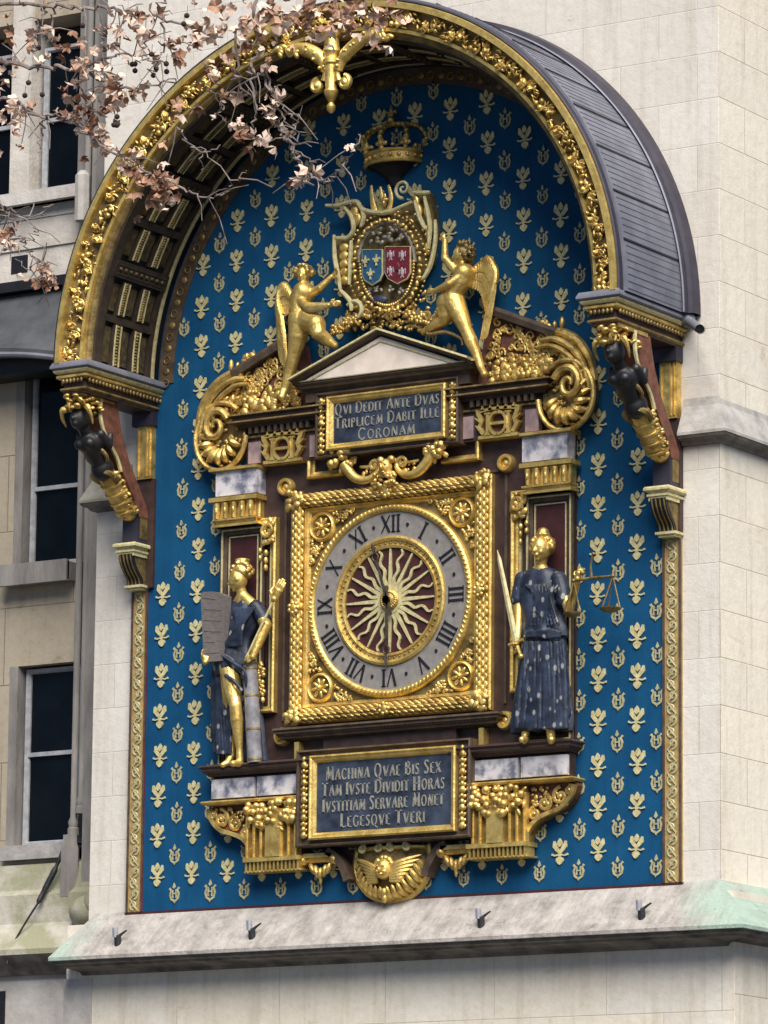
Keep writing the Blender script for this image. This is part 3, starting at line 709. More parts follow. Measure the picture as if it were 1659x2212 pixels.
# ------------------------------------------------------------------ figure brackets under the canopy ends
def flipx(mb, cx=X0):
    mb.v = [(2*cx-x, y, z) for x, y, z in mb.v]; mb.f = [tuple(reversed(f)) for f in mb.f]; return mb
def lumps(mb, pts, sz, asp=(.6, 1.6), dy=.6, n=1):
    for p in pts:
        a = random.uniform(*sz)
        mb.ell(p, (a, a*dy, a*random.uniform(*asp)), rotm(0, random.uniform(0, PI), 0), n)
    return mb
def bracket(s):
    cx = X0+s*2.2625
    t = thing('figure_bracket', 'bracket of a dark bent figure with gilded legs under the canopy, at its '+('left' if s < 0 else 'right'), 'bracket', (cx, 0, .27), 'pair of figure brackets carrying the canopy')
    def H(b): 
        return b if s > 0 else flipx(b, cx)
    w_ = .075
    H(MB().xprism([(-.66, 1.60), (-.46, 1.60), (-.40, 1.40), (-.30, 1.20), (-.05, .86), (-.02, .80), (-.16, .80), (-.22, .92), (-.42, 1.16), (-.58, 1.32), (-.66, 1.45)], cx-w_, cx+w_)).build('wing_board', TERRA, t, smooth=None)
    m = MB()
    for xx in (cx-w_, cx+w_):
        m.tube(smoothline([(xx, y, z) for y, z in ((-.67, 1.60), (-.66, 1.44), (-.58, 1.31), (-.46, 1.20), (-.40, 1.10))]), .016, 6)
    H(m).build('wing_edge', GOLD_PAINT, t)
    m = MB()                                                  # dark torso, head and arm
    m.ell((cx, -.82, 1.43), (.072, .08, .085), n=2); m.ell((cx, -.905, 1.42), (.018, .02, .02)); m.ell((cx, -.875, 1.385), (.03, .03, .028), n=2)
    m.limb([(cx, -.78, 1.37, .045), (cx, -.70, 1.31, .05)])
    m.ell((cx, -.69, 1.27), (.098, .095, .085), n=2); m.ell((cx-.045, -.755, 1.255), .042, n=2); m.ell((cx+.045, -.755, 1.255), .042, n=2)
    m.limb([(cx, -.66, 1.24, .080), (cx, -.59, 1.17, .068)]); m.ell((cx, -.53, 1.11), (.084, .088, .098), n=2)
    for k in (-1, 1): m.limb([(cx+k*.09, -.68, 1.33, .036), (cx+k*.105, -.60, 1.26, .032), (cx+k*.095, -.57, 1.34, .026)])
    H(m).build('dark_figure', BLACK, t, fuse=.009, sm=2)
    m = MB()
    m.tube([(cx+.086*math.cos(a), -.605+.058*math.sin(a), 1.185-.058*math.sin(a)) for a in np.linspace(0, 2*PI, 25)], .017, 6)
    m.tube([(cx+.092*math.cos(a), -.50+.075*math.sin(a), 1.045-.03*math.sin(a)) for a in np.linspace(0, 2*PI, 25)], .022, 6)
    H(m).build('gilt_armband', GOLD_DULL, t)
    m = MB()                                                  # gilded leaves at the head
    for k in range(60): m.ell((cx+random.uniform(-.095, .095), random.uniform(-.95, -.62), random.uniform(1.48, 1.59)), (.03, .022, .014), rotm(random.uniform(-.6, .6), random.uniform(-.8, .8), 0))
    m.tube([(cx+.03, -.90+a, 1.52+b) for a, b in spiral(0, 0, .05, .01, PI/2, -1.2, 16)], .014, 6)
    m.box(cx-.08, cx+.08, -.9, -.5, 1.585, 1.612)
    for k in (-1, 1): m.tube(smoothline([(cx+k*.06, -.84, 1.50), (cx+k*.11, -.88, 1.50), (cx+k*.13, -.86, 1.44), (cx+k*.12, -.82, 1.38)], 4), [.012, .018, .022, .024, .024, .022, .018, .016, .014, .012, .010, .008, .004], 6)
    H(m).build('leaf_capital', GOLD_CARVED, t)
    m = MB()                                                  # gilded scaly lower body
    m.limb([(cx, -.46, 1.06, .072), (cx, -.36, .98, .080), (cx, -.27, .89, .076), (cx, -.19, .83, .066)])
    for k in range(120):
        f = random.random(); c = (-.45+.27*f, 1.10-.26*f); a = random.uniform(0, 2*PI)
        m.ell((cx+.078*math.cos(a), c[0]-.056*abs(math.sin(a)), c[1]-.050*abs(math.sin(a))), (.026, .02, .016), rotm(0, random.uniform(-1, 1), 0))
    for k in range(4): m.tube([(cx+.084*math.cos(a), -.40+.06*k-.062*math.sin(a), 1.03-.055*k-.062*math.sin(a)) for a in np.linspace(.0, PI, 12)], .013, 5)
    H(m).build('leafy_legs', GOLD_CARVED, t)
    H(MB().box(cx-.068, cx+.068, -.17, -.002, .60, .82)).build('pedestal', LEAD_RIM, t, smooth=None)
    m = MB(); 
    for xx in (cx-.071, cx+.066): m.mold([(0, 0)]*0 or rect(0, 1, 0, 1), []) if False else m.box(xx, xx+.005, -.14, -.03, .64, .80)
    H(m).build('pedestal_panel', GOLD_DULL, t, smooth=None)
    m = MB(); o3 = [(cx-.075, 0), (cx-.075, -.22), (cx+.075, -.22), (cx+.075, 0)]
    plan_mold(m, o3, [(0, .60), (.02, .598), (.028, .585), (.028, .57), (.012, .56), (0, .555)]); m.box(cx-.075, cx+.075, -.22, 0, .50, .599)
    plan_mold(m, o3, [(0, .548), (.010, .545), (.010, .53), (0, .525)])
    H(m).build('gilt_cap', GOLD_PAINT, t, smooth=None)
    prof = smoothline([(-.225, .515), (-.21, .46), (-.17, .40), (-.115, .345), (-.10, .30)], 5)
    H(MB().xprism(prof+[(-.002, .30), (-.002, .515)], cx-.062, cx+.062)).build('scroll_corbel', BLACK, t, smooth=None)
    m = MB()
    for k in range(4): xx = cx-.048+.032*k; m.tube([(xx, y-.003, z) for y, z in prof], .006, 5)
    for xx in (cx-.064, cx+.058): m.xprism([(y+.03, z) for y, z in prof]+[(-.02, .31), (-.02, .50)], xx, xx+.006)
    H(m).build('corbel_fluting', GOLD_DULL, t)
    m = MB(); plan_mold(m, [(cx-.064, 0), (cx-.064, -.105), (cx+.064, -.105), (cx+.064, 0)], [(0, .30), (.016, .298), (.016, .28), (0, .275)]); m.box(cx-.064, cx+.064, -.105, -.002, .262, .299)
    H(m).build('foot_cap', GOLD_PAINT, t, smooth=None)
for s in (-1, 1): bracket(s)

# ------------------------------------------------------------------ surround of the clock
sur = thing('clock_surround', 'dark brown and gold architectural frame with pediment, niches and shelves around the clock', 'architectural frame', (X0, 0, -2.1))
def P_(name, mb, mat, lab=None, sm=None, par=None): return mb.build(name, mat, par or sur, lab, smooth=sm)
def hp(pts): return [(X0+h, z) for h, z in pts]
full = [(1.50, -1.12), (1.50, 1.10), (1.28, 1.12), (1.28, 1.50), (.9, 1.50), (.9, 1.64), (.70, 1.64)]
P_('backboard', MB().prism([(X0-h, z) for h, z in full[::-1]][::1]+hp(full)[::1], -.05, -.004) if False else MB().prism(hp(full)+[(X0-h, z) for h, z in full[::-1]], -.05, -.004), BROWN)
def both(fn):
    for s in (-1, 1):
        fn(s)
# stepped gilt line
def line(s):
    m = MB(); path = hp([(1.11, -.735), (1.00, -.735), (1.00, .70), (1.14, .70), (1.14, 1.085), (.735, 1.085), (.735, .955), (.42, .955)])
    m.mold(path, [(0, -.045), (0, -.10), (-.012, -.108), (-.028, -.10), (-.034, -.075), (-.05, -.07), (-.05, -.045)])
    if s < 0: flipx(m)
    o = P_('gilt_stepped_moulding', m, GOLD)
    m = MB().mold(hp([(1.055, -.69), (1.055, .64), (1.10, .64)]), [(0, -.045), (0, -.07), (-.014, -.07), (-.014, -.045)])
    if s < 0: flipx(m)
    P_('thin_fillet', m, GOLD_PAINT, par=o)
both(line)
def inner(s):
    m = MB().mold(hp([(.93, -.80), (.93, .86), (.78, .86)]), [(0, -.045), (0, -.065), (-.02, -.065), (-.02, -.045)])
    if s < 0: flipx(m)
    P_('brown_inner_moulding', m, BROWN_L)
both(inner)
# niches
def niche(s):
    a, b = 1.115, 1.50
    m = MB().box(X0+a, X0+b, -.058, -.049, -1.11, .66)
    if s < 0: flipx(m)
    o = P_('niche_panel', m, WINE, 'wine coloured niche panel with pale double fillet')
    m = MB().mold([(X0+a, -1.10), (X0+b, -1.10), (X0+b, .655), (X0+a, .655)], [(0, -.05), (0, -.085), (.02, -.085), (.026, -.07), (.05, -.066), (.05, -.055)], closed=True)
    if s < 0: flipx(m)
    P_('niche_frame', m, BROWN_L, par=o)
    m = MB()
    for i, wd in ((.012, .010), (.062, .009)):
        m.mold([(X0+a+i, -1.10+i), (X0+b-i, -1.10+i), (X0+b-i, .655-i), (X0+a+i, .655-i)], [(0, -.055), (0, -.092 if i < .05 else -.068), (wd, -.092 if i < .05 else -.068), (wd, -.055)], closed=True)
    if s < 0: flipx(m)
    P_('niche_fillet', m, GOLD_PAINT, par=o)
    m = MB().box(X0+1.13, X0+1.50, -.16, -.05, .885, 1.065)
    if s < 0: flipx(m)
    P_('marble_block', m, MARBLE)
    m = MB(); m.mold(hp([(1.12, 1.09), (1.545, 1.09)])[::-1], [(0, -.05), (0, -.19), (.02, -.19), (.022, -.17), (.03, -.05)])
    if s < 0: flipx(m)
    P_('gilt_cornice_line', m, GOLD)
    m = MB(); m.box(X0+1.15, X0+1.51, -.14, -.05, .655, .86)
    m.box(X0+1.12, X0+1.545, -.185, -.05, .84, .872); m.box(X0+1.12, X0+1.53, -.16, -.05, .655, .672); m.box(X0+1.13, X0+1.52, -.17, -.05, .70, .712)
    for k in range(5):
        h = 1.18+.075*k; m.tube([(X0+h, -.16, .715), (X0+h, -.165, .83)], [.016, .022], 8); m.box(X0+h+.030, X0+h+.044, -.155, -.13, .71, .835)
        m.ell((X0+h, -.175, .775), (.012, .012, .03))
    if s < 0: flipx(m)
    P_('gilt_capital', m, GOLD, 'gilded fluted capital', 38)
    # hanging mask and drop at the inner top corner
    m = MB(); c = (X0+1.065, .59)
    lumps(m, [(c[0]+random.uniform(-.055, .055), -.11, c[1]+random.uniform(-.09, .09)) for _ in range(26)], (.014, .028))
    for k in range(3): m.ell((c[0]+.02, -.10, .44-.055*k), (.018-.002*k, .018, .026), n=2)
    for k in range(2): m.ell((c[0]+.07, -.10, .46-.055*k), (.016, .018, .024), n=2)
    m.tube([(c[0]+.045*math.cos(t), -.125, c[1]+.01+.045*math.sin(t)) for t in np.linspace(0, 2*PI, 14)], .012, 6)
    if s < 0: flipx(m)
    P_('mask_with_drops', m, GOLD_CARVED, None, 38)
both(niche)
# small drop at niche foot left of the pillar, roundels
def roundel(h, z):
    c = (X0+h, z)
    o = P_('roundel', MB().ylathe(c, [(.033, -.055), (.035, -.09), (.042, -.105), (.056, -.105), (.066, -.09), (.068, -.05)], 28), GOLD, None, 40)
    P_('roundel_boss', MB().ell((c[0], -.062, c[1]), (.036, .03, .036), n=2), GOLD_CARVED, None, 40, o)
for h, z in ((-.935, .918), (.945, .912), (-.935, -.918), (.95, -.925)): roundel(h, z)
# entablature, frieze
def ent(s):
    def f(m): return flipx(m) if s < 0 else m
    m = MB(); m.box(X0+.60, X0+1.26, -.11, -.04, 1.09, 1.32)
    o = P_('frieze', f(m), BROWN)
    pm = MB()
    pr = [(0, 1.475), (.10, 1.47), (.105, 1.455), (.09, 1.445), (.085, 1.43), (.10, 1.425), (.10, 1.405), (.055, 1.39), (.05, 1.375), (0, 1.37)]
    plan_mold(pm, [(X0+.50, -.10), (X0+1.26, -.10), (X0+1.26, 0)], pr)
    pm.box(X0+.5, X0+1.26, -.10, -.02, 1.31, 1.475)
    P_('cornice', f(pm), BROWN, None, None, o)
    m = MB(); plan_mold(m, [(X0+.50, -.10), (X0+1.26, -.10), (X0+1.26, 0)], [(.0, 1.478), (.108, 1.475), (.113, 1.462), (.10, 1.458), (0, 1.462)])
    plan_mold(m, [(X0+.62, -.10), (X0+1.24, -.10), (X0+1.24, 0)], [(0, 1.318), (.03, 1.316), (.03, 1.302), (0, 1.298)])
    plan_mold(m, [(X0+.50, -.10), (X0+1.26, -.10), (X0+1.26, 0)], [(.0, 1.424), (.104, 1.422), (.107, 1.412), (.10, 1.408), (0, 1.410)])
    P_('gilt_fillet', f(m), GOLD_DULL, None, None, o)
    m = MB()
    for k in range(10): h = .69+.056*k; m.box(X0+h, X0+h+.026, -.155, -.08, 1.328, 1.375)
    P_('dentils', f(m), BROWN_L, None, None, o)
    for h0, h1 in ((.61, .70), (1.13, 1.24)):
        P_('mauve_panel', f(MB().box(X0+h0, X0+h1, -.122, -.10, 1.11, 1.27)), MAUVE, None, None, o)
    # gilded monogram block
    m = MB(); a, b = .745, 1.10; m.box(X0+a+.03, X0+b-.03, -.125, -.10, 1.10, 1.29)
    g_ = P_('monogram_ground', f(m), WINE, None, None, o)
    m = MB(); c = (a+b)/2; y0, y1 = -.155, -.12
    for k in (-1, 1):
        m.ribbon(hp([(c+k*.085, 1.115), (c+k*.085, 1.27)]), .026, y0, y1)
        for zz in (1.118, 1.268): m.ribbon(hp([(c+k*.085-.026, zz), (c+k*.085+.026, zz)]), .012, y0-.002, y1)
        m.ribbon([(X0+c+k*(.012+.058*math.sin(t)), 1.193+.078*math.cos(t)) for t in np.linspace(-.25, PI+.25, 12)], .020, y0-.006, y1)
        m.ribbon(hp([(c+k*.120, 1.12), (c+k*.155, 1.17), (c+k*.135, 1.22), (c+k*.160, 1.27), (c+k*.178, 1.30)]), [.024, .036, .030, .034, .014], y0, y1)
        m.ribbon(hp([(c+k*.14, 1.15), (c+k*.185, 1.19)]), [.02, .006], y0-.003, y1); m.ribbon(hp([(c+k*.14, 1.21), (c+k*.19, 1.245)]), [.02, .006], y0-.003, y1)
    m.ribbon(hp([(c-.085, 1.193), (c+.085, 1.193)]), .020, y0-.002, y1)
    m.ribbon([(X0+c+t*.15, 1.288+.014*math.cos(t*PI/2)) for t in np.linspace(-1, 1, 12)], .020, y0, y1)
    m.box(X0+c-.165, X0+c+.165, y0+.004, y1, 1.088, 1.112)
    for q in range(5): m.prism([(X0+c-.13+.065*q-.018, 1.29), (X0+c-.13+.065*q+.018, 1.29), (X0+c-.13+.065*q, 1.33)], y0, y1)
    P_('gilt_monogram', f(m), GOLD, 'gilded openwork interlaced letters', None, g_)
both(ent)
# stone shelves and consoles
def shelf(s):
    def f(m): return flipx(m) if s < 0 else m
    m = MB(); plan_mold(m, [(X0+.56, -.05), (X0+1.395, -.05), (X0+1.395, 0)], [(0, -1.10), (.165, -1.105), (.175, -1.12), (.16, -1.135), (.16, -1.15), (.135, -1.165), (.12, -1.185), (0, -1.19)])
    m.box(X0+.56, X0+1.40, -.05, -.004, -1.19, -1.10)
    o = P_('shelf', f(m), BLACK if False else BROWN, 'dark moulded shelf carrying a statue')
    m = MB(); m.box(X0+.56, X0+1.505, -.12, -.04, -1.37, -1.19); P_('shelf_block', f(m), BROWN, None, None, o)
    for a, b in ((.74, 1.10), (1.125, 1.50)): P_('marble_panel', f(MB().box(X0+a, X0+b, -.15, -.12, -1.345, -1.205)), MARBLE, None, None, o)
    m = MB(); plan_mold(m, [(X0+.70, -.05), (X0+1.425, -.05), (X0+1.425, 0)], [(0, -1.362), (.135, -1.364), (.145, -1.375), (.135, -1.388), (.10, -1.395), (0, -1.40)]); P_('gilt_ledge', f(m), GOLD, None, None, o)
    # console: fruit swag over fluted block
    m = MB(); m.box(X0+.72, X0+1.17, -.13, -.03, -1.80, -1.40); c_ = P_('console', f(m), GOLD_DULL, 'gilded fluted console with fruit')
    m = MB()
    for k in range(8):
        h = .735+.060*k; m.box(X0+h, X0+h+.024, -.17, -.12, -1.80, -1.45)
        m.box(X0+h+.008, X0+h+.016, -.178, -.16, -1.79, -1.5)
    m.box(X0+.87, X0+1.0, -.185, -.12, -1.80, -1.45)
    m.box(X0+.70, X0+1.19, -.185, -.03, -1.825, -1.795)
    for k in range(14): h = .715+.0345*k; m.box(X0+h, X0+h+.016, -.17, -.05, -1.895, -1.82)
    m.box(X0+.695, X0+1.195, -.16, -.03, -1.90, -1.888)
    P_('console_fluting', f(m), GOLD, None, None, c_)
    m = MB()
    for k in range(58):
        h = random.uniform(.73, 1.16); dz = .10+.10*math.sin((h-.72)/.45*PI)
        z = -1.405-random.random()*dz; m.ell((X0+h, -.165-random.uniform(0, .03), z), random.uniform(.020, .034), n=2)
    for k in range(26): m.ell((X0+random.uniform(.72, 1.18), -.175, random.uniform(-1.60, -1.40)), (.03, .014, .014), rotm(0, random.uniform(0, PI), 0))
    P_('fruit_swag', f(m), GOLD_CARVED, None, 38, c_)
    # outer curved wing of the console
    top = [(1.17, -1.40), (1.55, -1.40)]; curve = smoothline([(1.555, -1.42), (1.52, -1.51), (1.44, -1.585), (1.33, -1.62), (1.24, -1.66), (1.17, -1.74)], 5)
    m = MB().prism(hp((top+curve)[::-1]), -.10, -.02)
    wg = P_('console_wing', f(m), TERRA, None, None, c_)
    m = MB(); m.mold(hp(curve), [(0, -.02), (0, -.135), (-.03, -.135), (-.03, -.02)]); 
    for (cx_, cz, r0, d) in ((1.43, -1.49, .07, 1), (1.30, -1.53, .065, -1), (1.50, -1.45, .035, -1), (1.22, -1.60, .05, 1)):
        m.tube([(X0+a, -.118, b) for a, b in spiral(cx_, cz, r0, .01, PI/2, 1.4*d, 20)], [.015]*21, 6)
        m.ell((X0+cx_, -.12, cz), .017)
    lumps(m, [(X0+random.uniform(1.19, 1.48), -.12, random.uniform(-1.56, -1.42)) for _ in range(36)], (.009, .017))
    P_('wing_scrollwork', f(m), GOLD_CARVED, None, 38, wg)
both(shelf)
# curved gables with volutes
def gable(s):
    def f(m): return flipx(m) if s < 0 else m
    body = [(.70, 1.48), (1.38, 1.48), (1.55, 1.55), (1.50, 1.70), (1.36, 1.80), (.86, 2.02), (.78, 1.95)]
    o = P_('scroll_gable', f(MB().prism(hp(body), -.08, -.004)), TERRA, 'carved gable slope ending in a big volute')
    m = MB().mold(hp([(.80, 2.03), (1.38, 1.785)]), [(-.02, -.004), (-.02, -.15), (.02, -.16), (.045, -.15), (.05, -.004)])
    P_('sloping_slab', f(m), BROWN_L, None, None, o)
    m = MB()
    for k in range(120):
        h = random.uniform(.82, 1.44); zt = 2.02-.43*(h-.82); z = random.uniform(1.50, zt-.045)
        d = random.choice((-1, 1)); r0 = random.uniform(.022, .046)
        m.tube([(X0+a, -.10, b) for a, b in spiral(h, z, r0, .006, random.uniform(0, 6), d*1.2, 12)], [.0095]*13, 5)
    lumps(m, [(X0+(lambda h: h)(random.uniform(.82, 1.30)), -.11, random.uniform(1.49, 1.66)) for _ in range(85)], (.014, .028))
    lumps(m, [(X0+random.uniform(.95, 1.34), -.13, 1.50+random.uniform(0, .10)) for _ in range(30)], (.022, .034))
    P_('carved_scrollwork', f(m), GOLD_CARVED, None, 38, o)
    # volute
    cx_, cz = 1.475, 1.335
    m = MB(); m.disc((X0+cx_, cz), .205, -.11, -.02, 40); vd = P_('volute', f(m), GOLD_DULL, None, None, o)
    m = MB()
    el = lambda r, a: (X0+cx_+r*math.cos(a), cz+r*1.12*math.sin(a))
    P = [(*el(.225, a), )for a in np.linspace(2.3, 2.3-2*PI*.86, 34)]
    m.tube([(x, -.14, z) for x, z in P], [.020]*34, 8)
    P = [(X0+cx_+.035+a*.9, cz+.075+b*1.05) for a, b in spiral(0, 0, .135, .02, PI*.9, -1.5, 36)]
    m.tube([(x, -.165, z) for x, z in P], [.030-.015*i/36 for i in range(37)], 8)
    for k in range(7):
        a0 = PI+.15+k*.42; x1, z1 = el(.08, a0); x2, z2 = el(.185, a0+.25)
        m.tube(smoothline([(x1, -.13, z1), ((x1+x2)/2, -.17, (z1+z2)/2-.015), (x2, -.13, z2)], 4), [.012, .018, .024, .028, .028, .028, .024, .018, .01], 7)
    for k in range(40): x1, z1 = el(random.uniform(.03, .20), random.uniform(0, 2*PI)); m.ell((x1, -.12, z1), (random.uniform(.016, .030), .016, .014), rotm(0, random.uniform(0, PI), 0))
    for k in range(7): a0 = -1.2+k*.35; x1, z1 = el(.10, a0); x2, z2 = el(.20, a0+.3); m.tube([(x1, -.13, z1), ((x1+x2)/2, -.155, (z1+z2)/2), (x2, -.13, z2)], [.012, .022, .014], 6)
    P = smoothline([(1.30, 1.80), (1.42, 1.80), (1.56, 1.72), (1.66, 1.58), (1.70, 1.42)], 5)
    for off, r in ((0, .034), (-.05, .026), (-.095, .02)):
        m.tube([(X0+h+off*.7, -.12-.02*(off < 0), z+off) for h, z in P], [r*(.5+.5*math.sin(PI*(.15+.8*i/(len(P)-1)))) for i in range(len(P))], 7)
    for k in range(12): m.ell((X0+random.uniform(1.32, 1.55), -.12, random.uniform(1.60, 1.74)), (.034, .02, .016), rotm(0, random.uniform(0, 1.5), 0))
    P_('volute_leaves', f(m), GOLD_CARVED, None, 38, vd)
    m = MB(); lumps(m, [(X0+1.26+random.uniform(-.03, .05), -.1, 1.90+random.uniform(-.05, .03)) for _ in range(9)], (.018, .03)); m.ell((X0+1.42, -.1, 1.87), (.02, .02, .05)); m.ell((X0+1.36, -.1, 1.86), (.016, .02, .035))
    P_('crest_leaf', f(m), GOLD_CARVED, None, 38, o)
both(gable)
# pediment
m = MB(); m.prism(hp([(-.66, 1.645), (.66, 1.645), (0, 1.90)]), -.262, -.02); ped = P_('pediment', m, TYMP, 'triangular pediment with a cream marble field')
m = MB(); m.mold(hp([(.76, 1.655), (0, 1.945), (-.76, 1.655)]), [(-.012, -.02), (-.012, -.30), (.0, -.31), (.012, -.31), (.028, -.27), (.04, -.225), (.062, -.22), (.062, -.02)])
P_('raking_cornice', m, BROWN_L, None, None, ped)
m = MB(); m.mold(hp([(.77, 1.662), (0, 1.957), (-.77, 1.662)]), [(0, -.02), (0, -.322), (.014, -.325), (.018, -.31), (.0185, -.02)])
m.mold(hp([(.60, 1.652), (0, 1.873), (-.60, 1.652)]), [(0, -.26), (0, -.27), (.010, -.27), (.010, -.26)])
P_('pale_edge', m, GOLD_PAINT, None, None, ped)
m = MB(); plan_mold(m, [(X0-.70, 0), (X0-.70, -.18), (X0+.70, -.18), (X0+.70, 0)], [(0, 1.644), (.07, 1.64), (.07, 1.625), (.05, 1.61), (.045, 1.595), (.02, 1.585), (0, 1.565)])
m.box(X0-.70, X0+.70, -.18, -.004, 1.50, 1.6435); P_('pediment_base', m, BROWN_L, None, None, ped)
m = MB(); plan_mold(m, [(X0-.70, 0), (X0-.70, -.18), (X0+.70, -.18), (X0+.70, 0)], [(0, 1.652), (.078, 1.649), (.080, 1.640), (0, 1.6445)]); P_('base_fillet', m, GOLD_PAINT, None, None, ped)
# ledge under the clock case
m = MB(); plan_mold(m, [(X0-.86, 0), (X0-.86, -.09), (X0+.86, -.09), (X0+.86, 0)], [(0, -.865), (.09, -.87), (.095, -.885), (.08, -.895), (.08, -.91), (.055, -.93), (.05, -.945), (0, -.96)])
m.box(X0-.86, X0+.86, -.09, -.004, -.96, -.866); P_('clock_ledge', m, BROWN_L)
m = MB(); m.box(X0-.56, X0+.56, -.10, -.045, -1.04, -.96); m.box(X0-.72, X0+.72, -.14, -.045, -1.058, -1.04); P_('ledge_support', m, BROWN)
m = MB()
for s in (-1, 1): a = X0+s*.78; m.box(a-.02, a+.02, -.12, -.045, -1.09, -.97)
P_('gilt_block', m, GOLD)
m = MB()
for k in range(60): x = X0-.87+1.74*(k+.5)/60; m.box(x-.008, x+.008, -.160, -.12, -.925, -.905)
P_('ledge_dentils', m, BROWN)
# mask and cornucopias over the clock
garl = thing('horn_garland', 'gilded mask with two curved horns of fruit above the square clock frame', 'relief', (X0, -.1, .85))
for s in (-1, 1):
    def f(m): return flipx(m) if s < 0 else m
    m = MB(); P = smoothline([(X0+.05, -.13, 1.02), (X0+.09, -.15, .93), (X0+.17, -.16, .885), (X0+.26, -.16, .90), (X0+.335, -.155, .965), (X0+.37, -.15, 1.02)], 6)
    n_ = len(P); m.tube(P, [.018+.026*i/(n_-1) for i in range(n_)], 10)
    f(m).build('horn', GOLD, garl)
    m = MB()
    for k in range(16): m.ell((X0+.40+random.uniform(-.085, .085), -.165+random.uniform(-.02, .02), 1.055+random.uniform(-.06, .06)), random.uniform(.022, .034), n=2)
    for k in range(10): a = random.uniform(0, 2*PI); m.ell((X0+.40+.10*math.cos(a), -.15, 1.055+.075*math.sin(a)), (.034, .014, .016), rotm(0, -a, 0))
    f(m).build('fruit_bunch', GOLD_CARVED, garl)
    m = MB(); m.tube([(X0+.12+a, -.15, .985+b) for a, b in spiral(0, 0, .05, .01, PI, -1.2, 16)], .014, 6)
    m.tube(smoothline([(X0+.06, -.13, .995), (X0+.17, -.14, .985), (X0+.25, -.13, .992)]), .011, 6)
    lumps(m, [(X0+random.uniform(.1, .25), -.13, random.uniform(.92, .98)) for _ in range(7)], (.012, .02)); f(m).build('leaf_curl', GOLD_CARVED, garl)
m = MB(); m.ell((X0, -.18, .955), (.05, .05, .065), n=2); m.ell((X0, -.235, .95), (.012, .02, .02)); m.ell((X0, -.222, .915), (.02, .015, .008))
for k in (-1, 1): m.ell((X0+k*.02, -.225, .972), (.012, .008, .008)); m.ell((X0+k*.045, -.18, 1.01), (.03, .025, .03), n=2)
for k in range(34): m.ell((X0+random.uniform(-1, 1)*.11*(1-.0*k), -.17-random.uniform(0, .04), random.uniform(.82, .91)), (.022, .018, .016), rotm(0, random.uniform(0, PI), 0))
m.build('mask', GOLD_CARVED, garl)
# winged head console at the bottom
con = thing('winged_head_console', 'gilded half round console with a winged child head below the lower inscription', 'console', (X0, 0, -1.95))
half = smoothline([(.30, -1.76), (.315, -1.88), (.29, -1.98), (.22, -2.07), (.12, -2.125), (0, -2.15)], 6)
bowl = MB(); rows = []
for h, z in half: rows.append([(X0+h*math.sin(a), -.005-(h*.42)*math.cos(a), z) for a in np.linspace(-PI/2, PI/2, 22)])
vs = [p for r_ in rows for p in r_]; k = 22
bowl.add(vs, [(i*k+j, i*k+j+1, (i+1)*k+j+1, (i+1)*k+j) for i in range(len(rows)-1) for j in range(k-1)]+[tuple(range(k))])
bowl.build('bowl', GOLD_DULL, con, smooth=60)
m = MB()
for hh in (.30,): m.tube([(X0+hh*math.sin(a), -.01-hh*.44*math.cos(a), -1.775) for a in np.linspace(-PI/2, PI/2, 22)], .016, 6)
m.tube([(X0+h, -.03, z) for h, z in half], .026, 8); m.tube([(X0-h, -.03, z) for h, z in half], .026, 8)
for k in (-1, 1):
    for q in range(8):
        t = q/7; a = .12+t*1.25; h0, z0 = .30*math.sin(a), -1.88-.26*math.cos(a)
        m.tube(smoothline([(X0+k*h0*.95, -.03, z0), (X0+k*h0*.90, -.03-.10*math.cos(a*.8), z0+.03), (X0+k*(h0*.78), -.05-.11*math.cos(a*.8), z0+.085)], 4), [.010, .016, .022, .024, .024, .022, .018, .012, .004], 6)
m.ell((X0, -.14, -2.13), (.022, .02, .04)); m.ell((X0, -.15, -2.09), (.03, .02, .03), n=2)
m.build('rim_leaves', GOLD, con)
m = MB(); m.ell((X0, -.15, -1.93), (.066, .06, .076), n=2); m.ell((X0, -.215, -1.935), (.012, .018, .018)); m.ell((X0, -.202, -1.965), (.022, .012, .008))
for k in (-1, 1): m.ell((X0+k*.024, -.206, -1.91), (.012, .008, .007)); m.ell((X0+k*.028, -.192, -1.95), (.02, .018, .02))
for q in range(20): a = random.uniform(.1, PI-.1); m.ell((X0+.066*math.cos(a), -.15, -1.915+.066*math.sin(a)), random.uniform(.018, .026))
m.build('child_head', GOLD, con)
